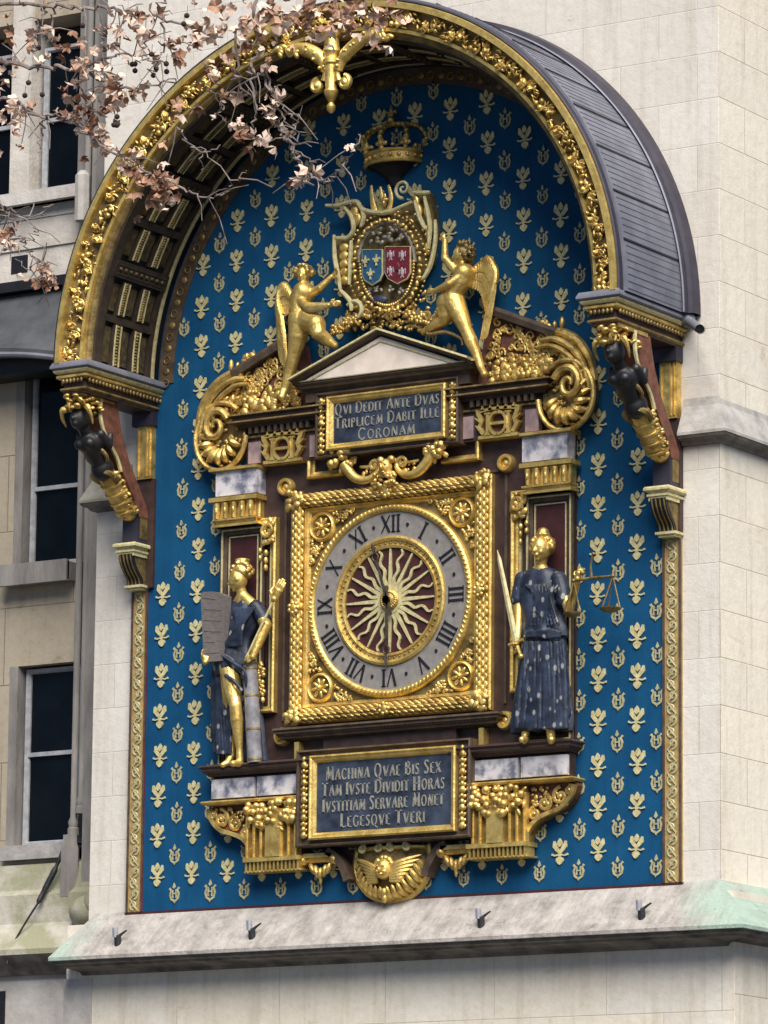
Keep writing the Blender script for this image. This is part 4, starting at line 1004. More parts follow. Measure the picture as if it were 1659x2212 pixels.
for s in (-1, 1):
    m = MB()
    for q in range(7): 
        m.tube(smoothline([(X0+s*.05, -.15, -1.93-.014*q), (X0+s*(.13), -.165+.004*q, -1.885-.022*q), (X0+s*(.28-.024*q), -.10, -1.835-.032*q)], 4), [.012, .016, .018, .018, .018, .016, .014, .01, .004], 6)
    m.build('feathered_wing', GOLD, con)
    m = MB(); 
    for hx in (.055, .19): m.tube([(X0+s*hx+a, -.15, -1.775+b) for a, b in spiral(0, 0, .036, .008, PI/2, 1.2*s, 14)], .013, 6); m.ell((X0+s*hx, -.15, -1.775), .012)
    m.build('small_curl', GOLD_PAINT, con)
    P = smoothline([(.50, -1.77), (.42, -1.82), (.36, -1.90), (.325, -1.99)], 5)
    m = MB().mold([(X0+s*h, z) for h, z in P], [(-.028, -.004), (-.028, -.14), (.028, -.14), (.028, -.004)]); m.build('curved_flank', BROWN_L, con, smooth=40)
    m = MB(); m.box(*sorted((X0+s*.46, X0+s*.70)), -.14, -.02, -1.815, -1.785); m.tube([(X0+s*.72, -.09, -1.825), (X0+s*.44, -.09, -1.825)], .026, 10)
    m.ell((X0+s*.45, -.10, -1.83), (.04, .05, .04), n=2); m.ell((X0+s*.71, -.10, -1.83), (.034, .05, .036), n=2)
    for q in range(5): m.ell((X0+s*(.50+.035*q), -.10, -1.89-.02*(2-abs(q-2))), (.022, .03, .05), rotm(0, (q-2)*.25*s, 0))
    m.ell((X0+s*.57, -.10, -1.97), (.014, .014, .04)); m.build('leafy_capital', GOLD_CARVED, con)
m = MB(); m.prism(hp([(-.47, -1.76), (-.30, -2.03), (-.1, -2.12), (.1, -2.12), (.30, -2.03), (.47, -1.76)]), -.03, -.004); m.build('ground', WINE, con, smooth=None) if False else m.build('red_ground', WINE, con, smooth=None)

# ------------------------------------------------------------------ lettering
TH, TN = .17, .075
GL = {
'I': (.30, [([(.15, 0), (.15, 1)], TH), ([(.02, .03), (.28, .03)], .06), ([(.02, .97), (.28, .97)], .06)]),
'V': (.82, [([(.08, 1), (.42, 0)], TH), ([(.74, 1), (.42, 0)], TN), ([(0, .97), (.2, .97)], .06), ([(.64, .97), (.84, .97)], .06)]),
'X': (.80, [([(.08, 1), (.72, 0)], TH), ([(.70, 1), (.08, 0)], TN), ([(0, .97), (.2, .97)], .06), ([(.6, .97), (.8, .97)], .06), ([(0, .03), (.2, .03)], .06), ([(.6, .03), (.8, .03)], .06)]),
'A': (.82, [([(.40, 1), (.74, 0)], TH), ([(.40, 1), (.08, 0)], TN), ([(.2, .35), (.62, .35)], .07), ([(0, .03), (.2, .03)], .06), ([(.62, .03), (.84, .03)], .06)]),
'N': (.84, [([(.14, 0), (.14, 1)], TN), ([(.14, 1), (.70, 0)], TH), ([(.70, 0), (.70, 1)], TN), ([(.02, .97), (.2, .97)], .06), ([(.60, .97), (.82, .97)], .06)]),
'M': (.98, [([(.12, 0), (.20, 1)], TN), ([(.20, 1), (.48, .1)], TH), ([(.48, .1), (.76, 1)], TN), ([(.76, 1), (.86, 0)], TH)]),
'T': (.74, [([(.37, 0), (.37, 1)], TH), ([(.02, .96), (.72, .96)], .08), ([(.24, .03), (.50, .03)], .06)]),
'L': (.62, [([(.14, 0), (.14, 1)], TH), ([(.05, .04), (.58, .04)], .08), ([(.57, 0), (.57, .16)], .05)]),
'E': (.64, [([(.14, 0), (.14, 1)], TH), ([(.05, .04), (.60, .04)], .08), ([(.05, .96), (.56, .96)], .08), ([(.14, .52), (.46, .52)], .07)]),
'H': (.86, [([(.14, 0), (.14, 1)], TH), ([(.70, 0), (.70, 1)], TH), ([(.14, .52), (.70, .52)], .07)]),
'D': (.84, [([(.14, 0), (.14, 1)], TH), ([(.05, .97), (.42, .97), (.66, .84), (.76, .5), (.66, .16), (.42, .03), (.05, .03)], .10)]),
'P': (.66, [([(.14, 0), (.14, 1)], TH), ([(.05, .97), (.44, .95), (.58, .76), (.44, .54), (.14, .50)], .10)]),
'B': (.70, [([(.14, 0), (.14, 1)], TH), ([(.05, .97), (.42, .95), (.52, .77), (.42, .58), (.14, .54)], .09), ([(.42, .55), (.60, .42), (.62, .22), (.46, .05), (.05, .03)], .10)]),
'R': (.76, [([(.14, 0), (.14, 1)], TH), ([(.05, .97), (.44, .95), (.56, .76), (.44, .54), (.14, .50)], .10), ([(.36, .52), (.72, 0)], .14)]),
'C': (.80, [([(.70, .82), (.56, .96), (.36, .97), (.16, .78), (.10, .5), (.16, .22), (.36, .03), (.56, .04), (.70, .18)], .12)]),
'G': (.84, [([(.70, .84), (.56, .96), (.36, .97), (.16, .78), (.10, .5), (.16, .22), (.36, .03), (.56, .04), (.70, .14), (.70, .45)], .12)]),
'O': (.88, [([(.44+.33*math.sin(t), .5+.47*math.cos(t)) for t in np.linspace(0, 2*PI, 17)], .11)]),
'Q': (.92, [([(.44+.33*math.sin(t), .5+.47*math.cos(t)) for t in np.linspace(0, 2*PI, 17)], .11), ([(.48, .1), (.70, -.12), (.94, -.2)], .10)]),
'S': (.60, [([(.52, .84), (.40, .96), (.22, .94), (.12, .78), (.24, .60), (.42, .46), (.50, .26), (.38, .06), (.20, .04), (.07, .18)], .12)]),
'U': (.82, [([(.14, 1), (.14, .3), (.30, .04), (.54, .04), (.70, .3), (.70, 1)], .12)]),
}
def text_width(t, h):
    wsum = 0; first = True
    for ch in t:
        if ch == ' ': wsum += .42*h; first = True; continue
        k = 1.0 if first else .80
        wsum += (GL[ch][0]+.13)*h*k; first = False
    return wsum
def text_line(mb, t, xc, z, h, y0, y1, wmax=None):
    wd = text_width(t, h); sx = 1.0 if wmax is None else min(1.0, wmax/wd) if wmax < wd else wmax/wd
    x = xc-wd*sx/2; first = True
    for ch in t:
        if ch == ' ': x += .42*h*sx; first = True; continue
        k = (1.0 if first else .80)*h; adv, st = GL[ch]
        for pts, wt in st: mb.ribbon([(x+a*k*sx, z+b*k) for a, b in pts], wt*k, y0, y1)
        x += (adv+.13)*k*sx; first = False
def plaque(label, x0, x1, z0, z1, yb, lines, h, fo, drops, drop_h, og):
    """x0..x1, z0..z1: outer edge of the gilded frame"""
    t = thing('inscription_plaque', label, 'inscription plaque', ((x0+x1)/2, 0, z0), 'Latin inscription plaques above and below the clock')
    m = MB(); m.box(x0-og, x1+og, yb, -.02, z0-.045, z1+fo); m.mold([(x0-og, z0-.045), (x1+og, z0-.045), (x1+og, z1+fo), (x0-og, z1+fo)], [(0, yb+.004), (0, yb-.025), (.012, yb-.03), (.02, yb-.012), (.026, yb+.002)], closed=True)
    m.build('mount', BROWN_L, t, smooth=None)
    MB().box(x0+.03, x1-.03, yb-.006, yb-.001, z0+.03, z1-.03).build('slate', SLATE, t, smooth=None)
    MB().mold(rect(x0, x1, z0, z1), [(0, yb-.0005), (0, yb-.035), (.012, yb-.042), (.024, yb-.034), (.036, yb-.03), (.05, yb-.012), (.055, yb-.0005)], closed=True).build('gilt_frame', GOLD, t, smooth=None)
    m = MB()
    for txt, z, wm in lines: text_line(m, txt, (x0+x1)/2, z, h, yb-.0115, yb-.005, wm)
    m.build('lettering', LETTER, t, smooth=None)
    for s in (-1, 1):
        m = MB(); xc = (x0-drops) if s < 0 else (x1+drops); zz = z1-.02; k = 0
        while zz > z1-drop_h:
            m.ell((xc, yb-.02, zz), ((.017, .024, .013)[k % 3], .018, (.022, .028, .016)[k % 3]), rotm(0, random.uniform(-.3, .3), 0))
            for q in (-1, 1): m.ell((xc+q*.016, yb-.014, zz-.008), (.013, .012, .018), rotm(0, q*.6, 0))
            zz -= .042; k += 1
        m.build('hanging_garland', GOLD_CARVED, t)
    return t
plaque('upper slate plaque with three lines of Latin capitals under the pediment', X0-.505, X0+.515, 1.12, 1.52, -.17,
       [('QVI DEDIT ANTE DVAS', 1.380, .90), ('TRIPLICEM DABIT ILLE', 1.280, .90), ('CORONAM', 1.180, .50)], .086, .035, .05, .40, .10)
plaque('lower slate plaque with four lines of Latin capitals beneath the clock', X0-.60, X0+.635, -1.70, -1.095, -.19,
       [('MACHINA QVAE BIS SEX', -1.278, .98), ('TAM IVSTE DIVIDIT HORAS', -1.392, 1.04), ('IVSTITIAM SERVARE MONET', -1.506, 1.03), ('LEGESQVE TVERI', -1.620, .72)], .098, .045, .05, .60, .115)

# ------------------------------------------------------------------ the clock
K0, KZ = .020, .002
clk = thing('wall_clock', 'square gilded clock with a grey Roman numeral dial and a sunburst centre', 'clock', (K0, 0, -.86))
MB().box(K0-.80, K0+.80, -.08, -.045, KZ-.80, KZ+.80).build('spandrel_plate', GOLD_DULL, clk, smooth=None)
fr = MB().mold(rect(K0-.845, K0+.845, KZ-.845, KZ+.845), [(0, -.046), (0, -.09), (.012, -.10), (.10, -.10), (.118, -.12), (.126, -.10), (.14, -.095), (.15, -.079)], closed=True).build('square_frame', GOLD, clk, smooth=None)
def roll(horizontal, sgn):
    m = MB(); L = .74; c = .787
    pts = [(K0-L, -.115, KZ+sgn*c), (K0+L, -.115, KZ+sgn*c)] if horizontal else [(K0+sgn*c, -.115, KZ-L), (K0+sgn*c, -.115, KZ+L)]
    m.tube(pts, .040, 14)
    n = 26
    for i in range(n):
        for j in range(5):
            a = -PI*.10-(j)*PI*.2; f = -L+2*L*(i+.5*(j % 2)+.25)/n
            dx, dy = .046*math.cos(a), .046*math.sin(a)
            if horizontal: m.ell((K0+f, -.115+dy*.93, KZ+sgn*c+dx*.93), (.036, .009, .011), rotm(0, .30, 0))
            else: m.ell((K0+sgn*c+dx*.93, -.115+dy*.93, KZ+f), (.015, .009, .027))
    o = m.build('laurel_roll', GOLD if not horizontal else GOLD_CARVED, fr)
    q = MB(); x, z = (K0, KZ+sgn*c) if horizontal else (K0+sgn*c, KZ)
    q.ell((x, -.15, z), (.045, .035, .045), n=2)
    for t in range(7): a = 2*PI*t/7; q.ell((x+.036*math.cos(a), -.165, z+.036*math.sin(a)), .018)
    q.build('rosette', GOLD, o)
for a in (True, False):
    for b in (-1, 1): roll(a, b)
m = MB()
for sx in (-1, 1):
    for sz in (-1, 1):
        c = (K0+sx*.79, KZ+sz*.79)
        m = MB()
        lumps(m, [(c[0]+random.uniform(-.06, .06), -.14-random.uniform(0, .04), c[1]+random.uniform(-.06, .06)) for _ in range(20)], (.018, .032), n=2)
        m.build('corner_leaf', GOLD_CARVED, fr)
        c = (K0+sx*.595, KZ+sz*.588)
        o = MB().ylathe(c, [(.085, -.08), (.085, -.10), (.095, -.112), (.108, -.10), (.112, -.08)], 32).build('corner_roundel', GOLD, clk, smooth=40)
        q = MB(); q.disc(c, .088, -.088, -.078, 24); q.build('roundel_field', GOLD_DULL, o, smooth=None)
        q = MB()
        for t in range(8): a = 2*PI*t/8+.2; q.ell((c[0]+.045*math.cos(a), -.095, c[1]+.045*math.sin(a)), (.030, .012, .014), rotm(0, -a, 0))
        q.ell((c[0], -.105, c[1]), .022, n=2); q.build('roundel_flower', GOLD, o)
        q = MB()
        for t in range(46):
            for _ in range(30):
                x, z = random.uniform(.33, .69), random.uniform(.33, .69)
                if math.hypot(x, z) > .745 and math.hypot(x-.595, z-.588) > .125 and math.hypot(x, z) < .96: break
            q.ell((K0+sx*x, -.09, KZ+sz*z), (random.uniform(.012, .026), .014, .012), rotm(0, random.uniform(0, PI), 0))
        for (x, z, r0) in ((.42, .655, .035), (.655, .42, .035), (.335, .69, .022), (.69, .335, .022)):
            q.tube([(K0+sx*a, -.095, KZ+sz*b) for a, b in spiral(x, z, r0, .006, 1, 1.3, 14)], .008, 5)
        q.build('spandrel_leaves', GOLD_CARVED, clk)
rg = MB().ylathe((K0, KZ), [(.645, -.08), (.645, -.105), (.655, -.118), (.672, -.122), (.690, -.116), (.700, -.10), (.702, -.08)], 96).build('rope_ring', GOLD, clk, smooth=50)
m = MB()
for i in range(120):
    a = 2*PI*i/120; m.ell((K0+.673*math.cos(a), -.119, KZ+.673*math.sin(a)), (.020, .010, .009), rotm(0, -a+.6, 0))
m.build('rope_twist', GOLD, rg)
dl = MB().ylathe((K0, KZ), [(.46, -.08), (.46, -.098), (.65, -.098), (.65, -.08)], 96).build('numeral_ring', DIAL, clk, 'grey ring with dark Roman numerals', smooth=30)
NUM = ['XII', 'I', 'II', 'III', 'IIII', 'V', 'VI', 'VII', 'VIII', 'IX', 'X', 'XI']
for i, t in enumerate(NUM):
    th = R(30*i); m = MB(); Hn = .125
    wds = {'I': .042, 'V': .092, 'X': .088}; tot = sum(wds[c] for c in t); x = -tot/2
    def put(pts, wt):
        P = []
        for a, b in pts:
            r = .495+b*Hn; P.append((K0+r*math.sin(th)+a*math.cos(th), KZ+r*math.cos(th)-a*math.sin(th)))
        m.ribbon(P, wt, -.1045, -.0975)
    for c in t:
        wd = wds[c]; xc = x+wd/2
        if c == 'I': put([(xc, 0), (xc, 1)], .017); put([(xc-.017, .02), (xc+.017, .02)], .006); put([(xc-.017, .98), (xc+.017, .98)], .006)
        if c == 'V': put([(xc-.034, 1), (xc, 0)], .017); put([(xc+.034, 1), (xc, 0)], .008)
        if c == 'X': put([(xc-.034, 1), (xc+.034, 0)], .017); put([(xc+.034, 1), (xc-.034, 0)], .008)
        x += wd
    m.build('numeral', BLACK, dl, smooth=None)
    th2 = th+R(15); cc = (K0+.558*math.sin(th2), KZ+.558*math.cos(th2))
    MB().prism([(cc[0]+.012*math.cos(a), cc[1]+.014*math.sin(a)) for a in np.linspace(0, 2*PI, 8, endpoint=False)], -.1045, -.0975).build('half_hour_dot', BLACK, dl, smooth=None)
ir = MB().ylathe((K0, KZ), [(.380, -.085), (.382, -.105), (.40, -.11), (.405, -.098), (.43, -.098), (.435, -.112), (.452, -.118), (.468, -.112), (.474, -.085)], 96).build('inner_ring', GOLD, clk, smooth=40)
m = MB()
for i in range(60): a = 2*PI*i/60; m.ell((K0+.418*math.cos(a), -.102, KZ+.418*math.sin(a)), (.009, .008, .009))
m.build('bead_row', GOLD_DULL, ir)
sun_o = MB().disc((K0, KZ), .386, -.09, -.078, 64).build('centre_field', WINE, clk, smooth=None)
m = MB()
for i in range(24):
    th = 2*PI*i/24; pts = []; wd = []
    for k in range(17):
        f = k/16; r = .06+.315*f; off = 0 if i % 2 == 0 else .014*math.sin(f*PI*5)*(.3+f)
        pts.append((K0+r*math.sin(th)+off*math.cos(th), KZ+r*math.cos(th)-off*math.sin(th))); wd.append(.022*(1-f)**.8+.011 if i % 2 == 0 else .014*(1-f)**.8+.012)
    m.ribbon(pts, wd, -.104-.002*(i % 2), -.089)
m.disc((K0, KZ), .10, -.107, -.089, 40)
m.build('sun_rays', GOLD_PAINT, sun_o, 'alternating straight and wavy gilded rays', smooth=None)
m = MB().ylathe((K0, KZ), [(.0, -.135), (.045, -.130), (.075, -.115), (.085, -.09)], 32)
for t in range(24): a = 2*PI*t/24; m.ell((K0+.06*math.cos(a), -.122, KZ+.06*math.sin(a)), .012)
m.build('sun_boss', GOLD_CARVED, sun_o)
BRONZE = simple('dark_bronze_hand', (.16, .13, .10), (.07, .055, .045), 20, .45, .6)
def hand(name, ang, L, ring, tail):
    m = MB(); th = R(ang)
    def T(a, r): return (K0+r*math.sin(th)+a*math.cos(th), KZ+r*math.cos(th)-a*math.sin(th))
    m.ribbon([T(0, -tail), T(0, -.03), T(0, ring-.035)], [.030, .024, .014], -.150, -.142)
    m.tube([(T(.026*math.cos(a), ring+.03*math.sin(a))[0], -.146, T(.026*math.cos(a), ring+.03*math.sin(a))[1]) for a in np.linspace(0, 2*PI, 18)], .006, 5)
    m.ribbon([T(0, ring+.03), T(0, ring+.06), T(0, L)], [.012, .034, .004], -.150, -.142)
    m.disc((K0, KZ), .028, -.158, -.14, 20)
    return m.build(name, BRONZE, clk, smooth=None)
hand('hour_hand', -17.5, .44, .33, .12); hand('minute_hand', 180, .49, .36, .10)
# ------------------------------------------------------------------ figures
def ring_loft(mb, rings, amp=.06, k=9, n=64, ph=0., twist=1.2, fold=None):
    """rings of (x, y, z, half width, half depth) joined into cloth with running folds"""
    R_ = smoothline(rings, 5); m = len(R_); vs = []
    for i, (x, y, z, rx, ry) in enumerate(R_):
        f = i/(m-1); a_ = amp*(.35+.9*f)
        for j in range(n):
            t = 2*PI*j/n
            q = 1+a_*math.sin(k*t+ph+twist*f*2)+a_*.6*math.sin((k*1.7//1)*t-ph*2+twist*3*f)
            vs.append((x+rx*q*math.cos(t), y+ry*q*math.sin(t), z))
    fs = [(i*n+j, i*n+(j+1) % n, (i+1)*n+(j+1) % n, (i+1)*n+j) for i in range(m-1) for j in range(n)]
    fs += [tuple(range(n-1, -1, -1)), tuple(range((m-1)*n, m*n))]
    return mb.add(vs, fs)
def head(mb, c, r, d, up=(0, 0, 1)):
    """gilded head with face looking along d; r = half height"""
    d = Vector(d).normalized(); u = Vector(up); s = d.cross(u).normalized(); u = s.cross(d).normalized(); c = Vector(c)
    Mx = np.array([[s.x, d.x, u.x], [s.y, d.y, u.y], [s.z, d.z, u.z]])
    mb.ell(c, (r*.74, r*.86, r), Mx, 2); mb.ell(c-u*r*.45+d*r*.22, (r*.50, r*.56, r*.52), Mx, 2)
    mb.ell(c-u*r*.86+d*r*.56, (r*.20, r*.18, r*.17), Mx, 2)                               # chin
    mb.tube([c+d*r*.80+u*r*.18, c+d*r*.93-u*r*.10, c+d*r*1.02-u*r*.24], [r*.07, r*.11, r*.14], 6)     # nose
    mb.ell(c-u*r*.48+d*r*.82, (r*.22, r*.10, r*.05), Mx); mb.ell(c-u*r*.58+d*r*.80, (r*.18, r*.10, r*.06), Mx)   # lips
    for k in (-1, 1):
        mb.ell(c+s*k*r*.30+u*r*.02+d*r*.70, (r*.15, r*.10, r*.08), Mx)                      # lids
        mb.ell(c+s*k*r*.30+u*r*.20+d*r*.74, (r*.20, r*.09, r*.05), Mx)                      # brows
        mb.ell(c+s*k*r*.34-u*r*.30+d*r*.55, (r*.22, r*.20, r*.22), Mx, 2)                   # cheeks
        mb.ell(c+s*k*r*.74-u*r*.05, (r*.08, r*.16, r*.22), Mx)
    return s, d, u
def handm(mb, w, dirv, side, L=.075, curl=.5):
    """palm, four unequal bent fingers and a thumb"""
    w = Vector(w); d = Vector(dirv).normalized(); s = Vector(side).normalized(); nrm = d.cross(s).normalized()
    pal = w+d*L*.35
    mb.tube([w, pal, w+d*L*.62], [L*.22, L*.28, L*.26], 8, .6)
    for i, (o, l) in enumerate(((-.24, .62), (-.08, .74), (.08, .70), (.24, .54))):
        a = w+d*L*.55+s*o*L; b = a+(d*math.cos(curl*.5)+nrm*math.sin(curl*.5))*L*l*.5; c = b+(d*math.cos(curl*1.4)+nrm*math.sin(curl*1.4))*L*l*.45
        mb.limb([(*a, L*.095), (*b, L*.088), (*c, L*.07)], 6)
    a = w+d*L*.15-s*L*.22; b = a+(d*.6-s*.8)*L*.3; c = b+(d*.9-s*.1+nrm*.5)*L*.28
    mb.limb([(*a, L*.11), (*b, L*.10), (*c, L*.08)], 6)
def ZJ(x, y, d): return F((1900+x/1.843)/1.82278, (1900+y/1.843)/1.82278, d)
def ZL(x, y, d): return F((700+x/1.843)/1.82278, (2000+y/1.843)/1.82278, d)
PX = .00121                                       # one zoom unit in metres
# --- Justice
D0 = -.165
jus = thing('justice_statue', 'robed gilded-faced woman statue holding a sword and scales to the right of the clock', 'statue', (X0+1.30, -.1, -1.10))
b = MB(); hd = ZJ(428, 480, D0-.03)
head(b, hd, .086, (-.15, -1, -.12))
nb = ZJ(420, 620, D0)
b.limb([(hd[0], hd[1]+.02, hd[2]-.05, .036), (nb[0], nb[1], nb[2], .042)])
b.limb([(*ZJ(330, 720, D0), .045), (*nb, .045), (*ZJ(520, 725, D0), .045)])
sh = ZJ(290, 720, D0); el = ZJ(262, 905, D0-.02); wr = ZJ(254, 1130, D0-.10)
b.limb([(*sh, .048), (*el, .038), (*wr, .024)]); handm(b, wr, (.05, -.3, -1), (1, 0, 0), .075, 1.3)
sh = ZJ(560, 740, D0); el = ZJ(628, 925, D0-.03); wr = ZJ(690, 700, D0-.12)
b.limb([(*sh, .046), (*el, .037), (*wr, .025)]); handm(b, wr, (.45, -.3, 1), (1, .1, -.3), .08, 1.0)
for fx, fd in ((315, -.6), (492, .9)):
    a = ZJ(fx, 1790, D0-.05); t_ = ZJ(fx+26*fd, 1872, D0-.14)
    b.limb([(a[0], a[1], a[2], .032), (a[0]+.01*fd, a[1]+.0, t_[2]+.016, .030), ((a[0]+t_[0])/2, (a[1]+t_[1])/2-.01, t_[2]+.012, .027), (t_[0], t_[1]-.03, t_[2]+.004, .020)])
b.limb([(*nb, .045), (*ZJ(440, 1000, D0), .06), (*ZJ(330, 1500, D0), .05), (*ZJ(315, 1800, D0-.03), .03)]); b.limb([(*ZJ(440, 1000, D0), .06), (*ZJ(480, 1500, D0), .05), (*ZJ(492, 1800, D0-.03), .03)])
jb = b.build('body', GOLD, jus, fuse=.006, sm=1)
h = MB(); h.ell((hd[0]+.004, hd[1]+.040, hd[2]+.026), (.082, .068, .078), n=2)
for k in range(34):
    a = random.uniform(-.2, PI+.2); e = random.uniform(-.3, 1.0)
    h.ell((hd[0]+.078*math.cos(a)*math.cos(e*.6), hd[1]+random.uniform(-.025, .06), hd[2]+.022+.074*abs(math.sin(a))), random.uniform(.014, .020), n=1)
tb = (0, 0, hd[2]+.115); h.ell((hd[0], hd[1]+.02, tb[2]), (.044, .044, .040), n=2)
for k in range(12): a = 2*PI*k/12; h.ell((hd[0]+.040*math.cos(a), hd[1]+.02+.04*math.sin(a), tb[2]-.014), .014)
for k in (-1, 1): h.ell((hd[0]+k*.084, hd[1], hd[2]+.01), (.020, .02, .030))
h.build('hair', GOLD_CARVED, jb, fuse=.006, sm=1)
r = MB()
def rr(x, y, hw, hd_=.09, d=D0): p = ZJ(x, y, d+.02); return (p[0], p[1], p[2], hw*PX, hd_)
ring_loft(r, [rr(418, 618, 50, .05), rr(418, 640, 100, .068), rr(415, 690, 140, .085), rr(420, 800, 150, .10), rr(430, 900, 138, .11), rr(440, 990, 132, .11), rr(448, 1060, 146, .12), rr(452, 1135, 152, .125)], .05, 6, ph=.4)
ring_loft(r, [rr(448, 1050, 120, .10), rr(450, 1150, 138, .105), rr(448, 1300, 152, .105), rr(442, 1450, 162, .11), rr(436, 1600, 176, .115), rr(430, 1720, 186, .12), rr(428, 1815, 180, .12)], .085, 9, ph=1.3)
for x, y, x2, y2 in ((290, 700, 262, 850), (555, 700, 590, 860)):
    p, q = ZJ(x, y, D0), ZJ(x2, y2, D0-.01); r.limb([(*p, .056), ((p[0]+q[0])/2, p[1], (p[2]+q[2])/2, .060), (*q, .058)])
for k in range(17):                                            # long running folds
    x0 = 300+k*17.5+random.uniform(-6, 6); P = []; ph = random.uniform(0, 6); sp_ = (x0-445)*.28
    for f in np.linspace(0, 1, 8):
        yy = 1150+f*640; p = ZJ(x0+sp_*f+8*math.sin(ph+f*4), yy, D0-.075-.025*math.cos((x0-445)/150*1.3)); P.append(p)
    r.tube(smoothline(P, 3), [.010+.012*(i/21) for i in range(22)], 6)
for k in range(9):
    a = ZJ(310+k*30, 740, D0-.085); c = ZJ(440+(k-4)*14, 860+abs(k-4)*-6, D0-.10); e = ZJ(450+(k-4)*26, 1040, D0-.09)
    r.tube(smoothline([a, c, e], 6), .009, 6)
for k in range(6): 
    p = [ZJ(320+t*50, 1085+14*math.sin(k*2+t*1.3)+k*6, D0-.095-.02*math.sin(t/5*PI)) for t in range(6)]; r.tube(smoothline(p, 3), .010, 6)
r.tube(smoothline([ZJ(540, 1500, D0-.07), ZJ(590, 1600, D0-.08), ZJ(635, 1700, D0-.06)], 5), [.02, .022, .024, .026, .028, .03, .03, .03, .026, .02, .012], 7)
r.build('robe', ROBE, jus, 'dark blue robe with worn gilt flecks', fuse=.0065, sm=1)
# sword
tip, gd, pm = ZJ(108, 490, -.24), ZJ(243, 1160, -.29), ZJ(278, 1262, -.28)
sw = thing('sword', 'straight pale gold sword held point upward by the justice statue', 'sword', gd)
m = MB(); tv, gv, pv = Vector(tip), Vector(gd), Vector(pm)
sd_ = (tv-gv).normalized(); wv = sd_.cross(Vector((0, 1, 0))).normalized()
A = [gv+sd_*.0, gv+sd_*.25, gv+(tv-gv)*.9, tv]; W_ = [.023, .022, .016, .001]
vs = []
for p, w0 in zip(A, W_): vs += [p-wv*w0, p+Vector((0, -.007, 0)), p+wv*w0, p+Vector((0, .007, 0))]
m.add(vs, [(i*4+j, i*4+(j+1) % 4, (i+1)*4+(j+1) % 4, (i+1)*4+j) for i in range(3) for j in range(4)]+[(3, 2, 1, 0), (12, 13, 14, 15)])
m.build('blade', GOLD_PAINT, sw, smooth=None)
MB().tube([gv-wv*.06, gv-wv*.03, gv, gv+wv*.03, gv+wv*.06], [.013, .009, .012, .009, .013], 8).build('cross_guard', GOLD, sw)
m = MB().tube([gv, gv+(pv-gv)*.5, pv], [.012, .014, .012], 8); m.ell(tuple(pv), .020, n=2); m.build('hilt', GOLD, sw)
# scales
bl = thing('balance_scales', 'small gilded balance with two pans hanging from the raised hand of the justice statue', 'scales', ZJ(745, 690, -.30))
YB = -.30
p0, pm_, p1 = ZJ(660, 712, YB), ZJ(790, 695, YB), ZJ(945, 678, YB)
m = MB().tube([p0, pm_, p1], [.009, .013, .009], 8); m.ell(p0, .016); m.ell(p1, .016)
m.tube([pm_, ZJ(785, 600, YB), ZJ(800, 525, YB)], [.010, .007, .009], 6); m.ell(ZJ(805, 518, YB), .014); m.ell(ZJ(725, 655, YB), .02)
m.build('beam', GOLD_DULL, bl)
for (top, cx_, cy, w0, nm) in ((p0, 650, 950, .062, 0), (p1, 925, 915, .075, 1)):
    c = ZJ(cx_, cy, YB); m = MB().lathe((c[0], c[1], c[2]), [(.004, -.030), (w0*.6, -.022), (w0*.95, -.004), (w0, .006), (w0*.9, .004), (w0*.5, -.012), (.004, -.018)], 24)
    pan = m.build('pan', GOLD_DULL, bl)
    m = MB()
    for a in (0.2, 2.3, 4.4): m.tube([top, (c[0]+w0*.95*math.cos(a), c[1]+w0*.95*math.sin(a), c[2]+.004)], .0055, 5)
    m.build('chain', GOLD_DULL, pan)
# --- Law / piety
D1 = -.16
law = thing('law_statue', 'robed woman statue with one bare gilded leg looking at a tablet, left of clock', 'statue', (X0-1.27, -.1, -1.10))
b = MB(); hd = ZL(438, 520, D1-.03)
head(b, hd, .080, (-1, -.42, -.25))
nb = ZL(470, 640, D1)
b.limb([(hd[0]+.015, hd[1]+.01, hd[2]-.05, .034), (nb[0], nb[1], nb[2], .040)])
b.limb([(*ZL(420, 720, D1), .04), (*nb, .045), (*ZL(560, 720, D1), .045)])
sh = ZL(585, 760, D1); el = ZL(640, 850, D1-.04); wr = ZL(545, 1080, D1-.11)
b.limb([(*sh, .046), (*el, .044), (*[(el[i]+wr[i])/2 for i in range(3)], .036), (*wr, .024)]); handm(b, wr, (-1, -.2, -.15), (0, .3, 1), .075, .8)
hp_ = ZL(370, 1150, D1-.02); kn = ZL(420, 1440, D1-.09); an = ZL(448, 1760, D1-.05); toe = ZL(400, 1862, D1-.12)
b.limb([(*hp_, .075), (*[(hp_[i]+kn[i])/2 for i in range(3)], .066), (*kn, .046), (*[(kn[i]*.7+an[i]*.3) for i in range(3)], .049), (*an, .025)])
b.limb([(*an, .027), (an[0]+.005, an[1], toe[2]+.016, .028), (toe[0], toe[1], toe[2]+.008, .024)])
a2 = ZL(392, 1800, D1+.0); b.limb([(*a2, .025), (*ZL(360, 1850, D1-.04), .026), (*ZL(325, 1866, D1-.07), .02)])
sh = ZL(400, 760, D1); el = ZL(325, 900, D1-.02); wr = ZL(200, 1120, D1-.15)
b.limb([(*sh, .040), (*el, .034), (*wr, .022)]); handm(b, wr, (-.35, -.25, 1), (.2, -1, .1), .08, .5)
b.limb([(*nb, .045), (*ZL(430, 950, D1), .06), (*hp_, .07), (*ZL(380, 1500, D1+.02), .05), (*a2, .026)])
lb = b.build('body', GOLD, law, fuse=.006, sm=1)
h = MB(); c = ZL(470, 462, D1); h.ell((c[0], c[1], c[2]), (.078, .074, .062), rotm(0, .35, 0), 2)
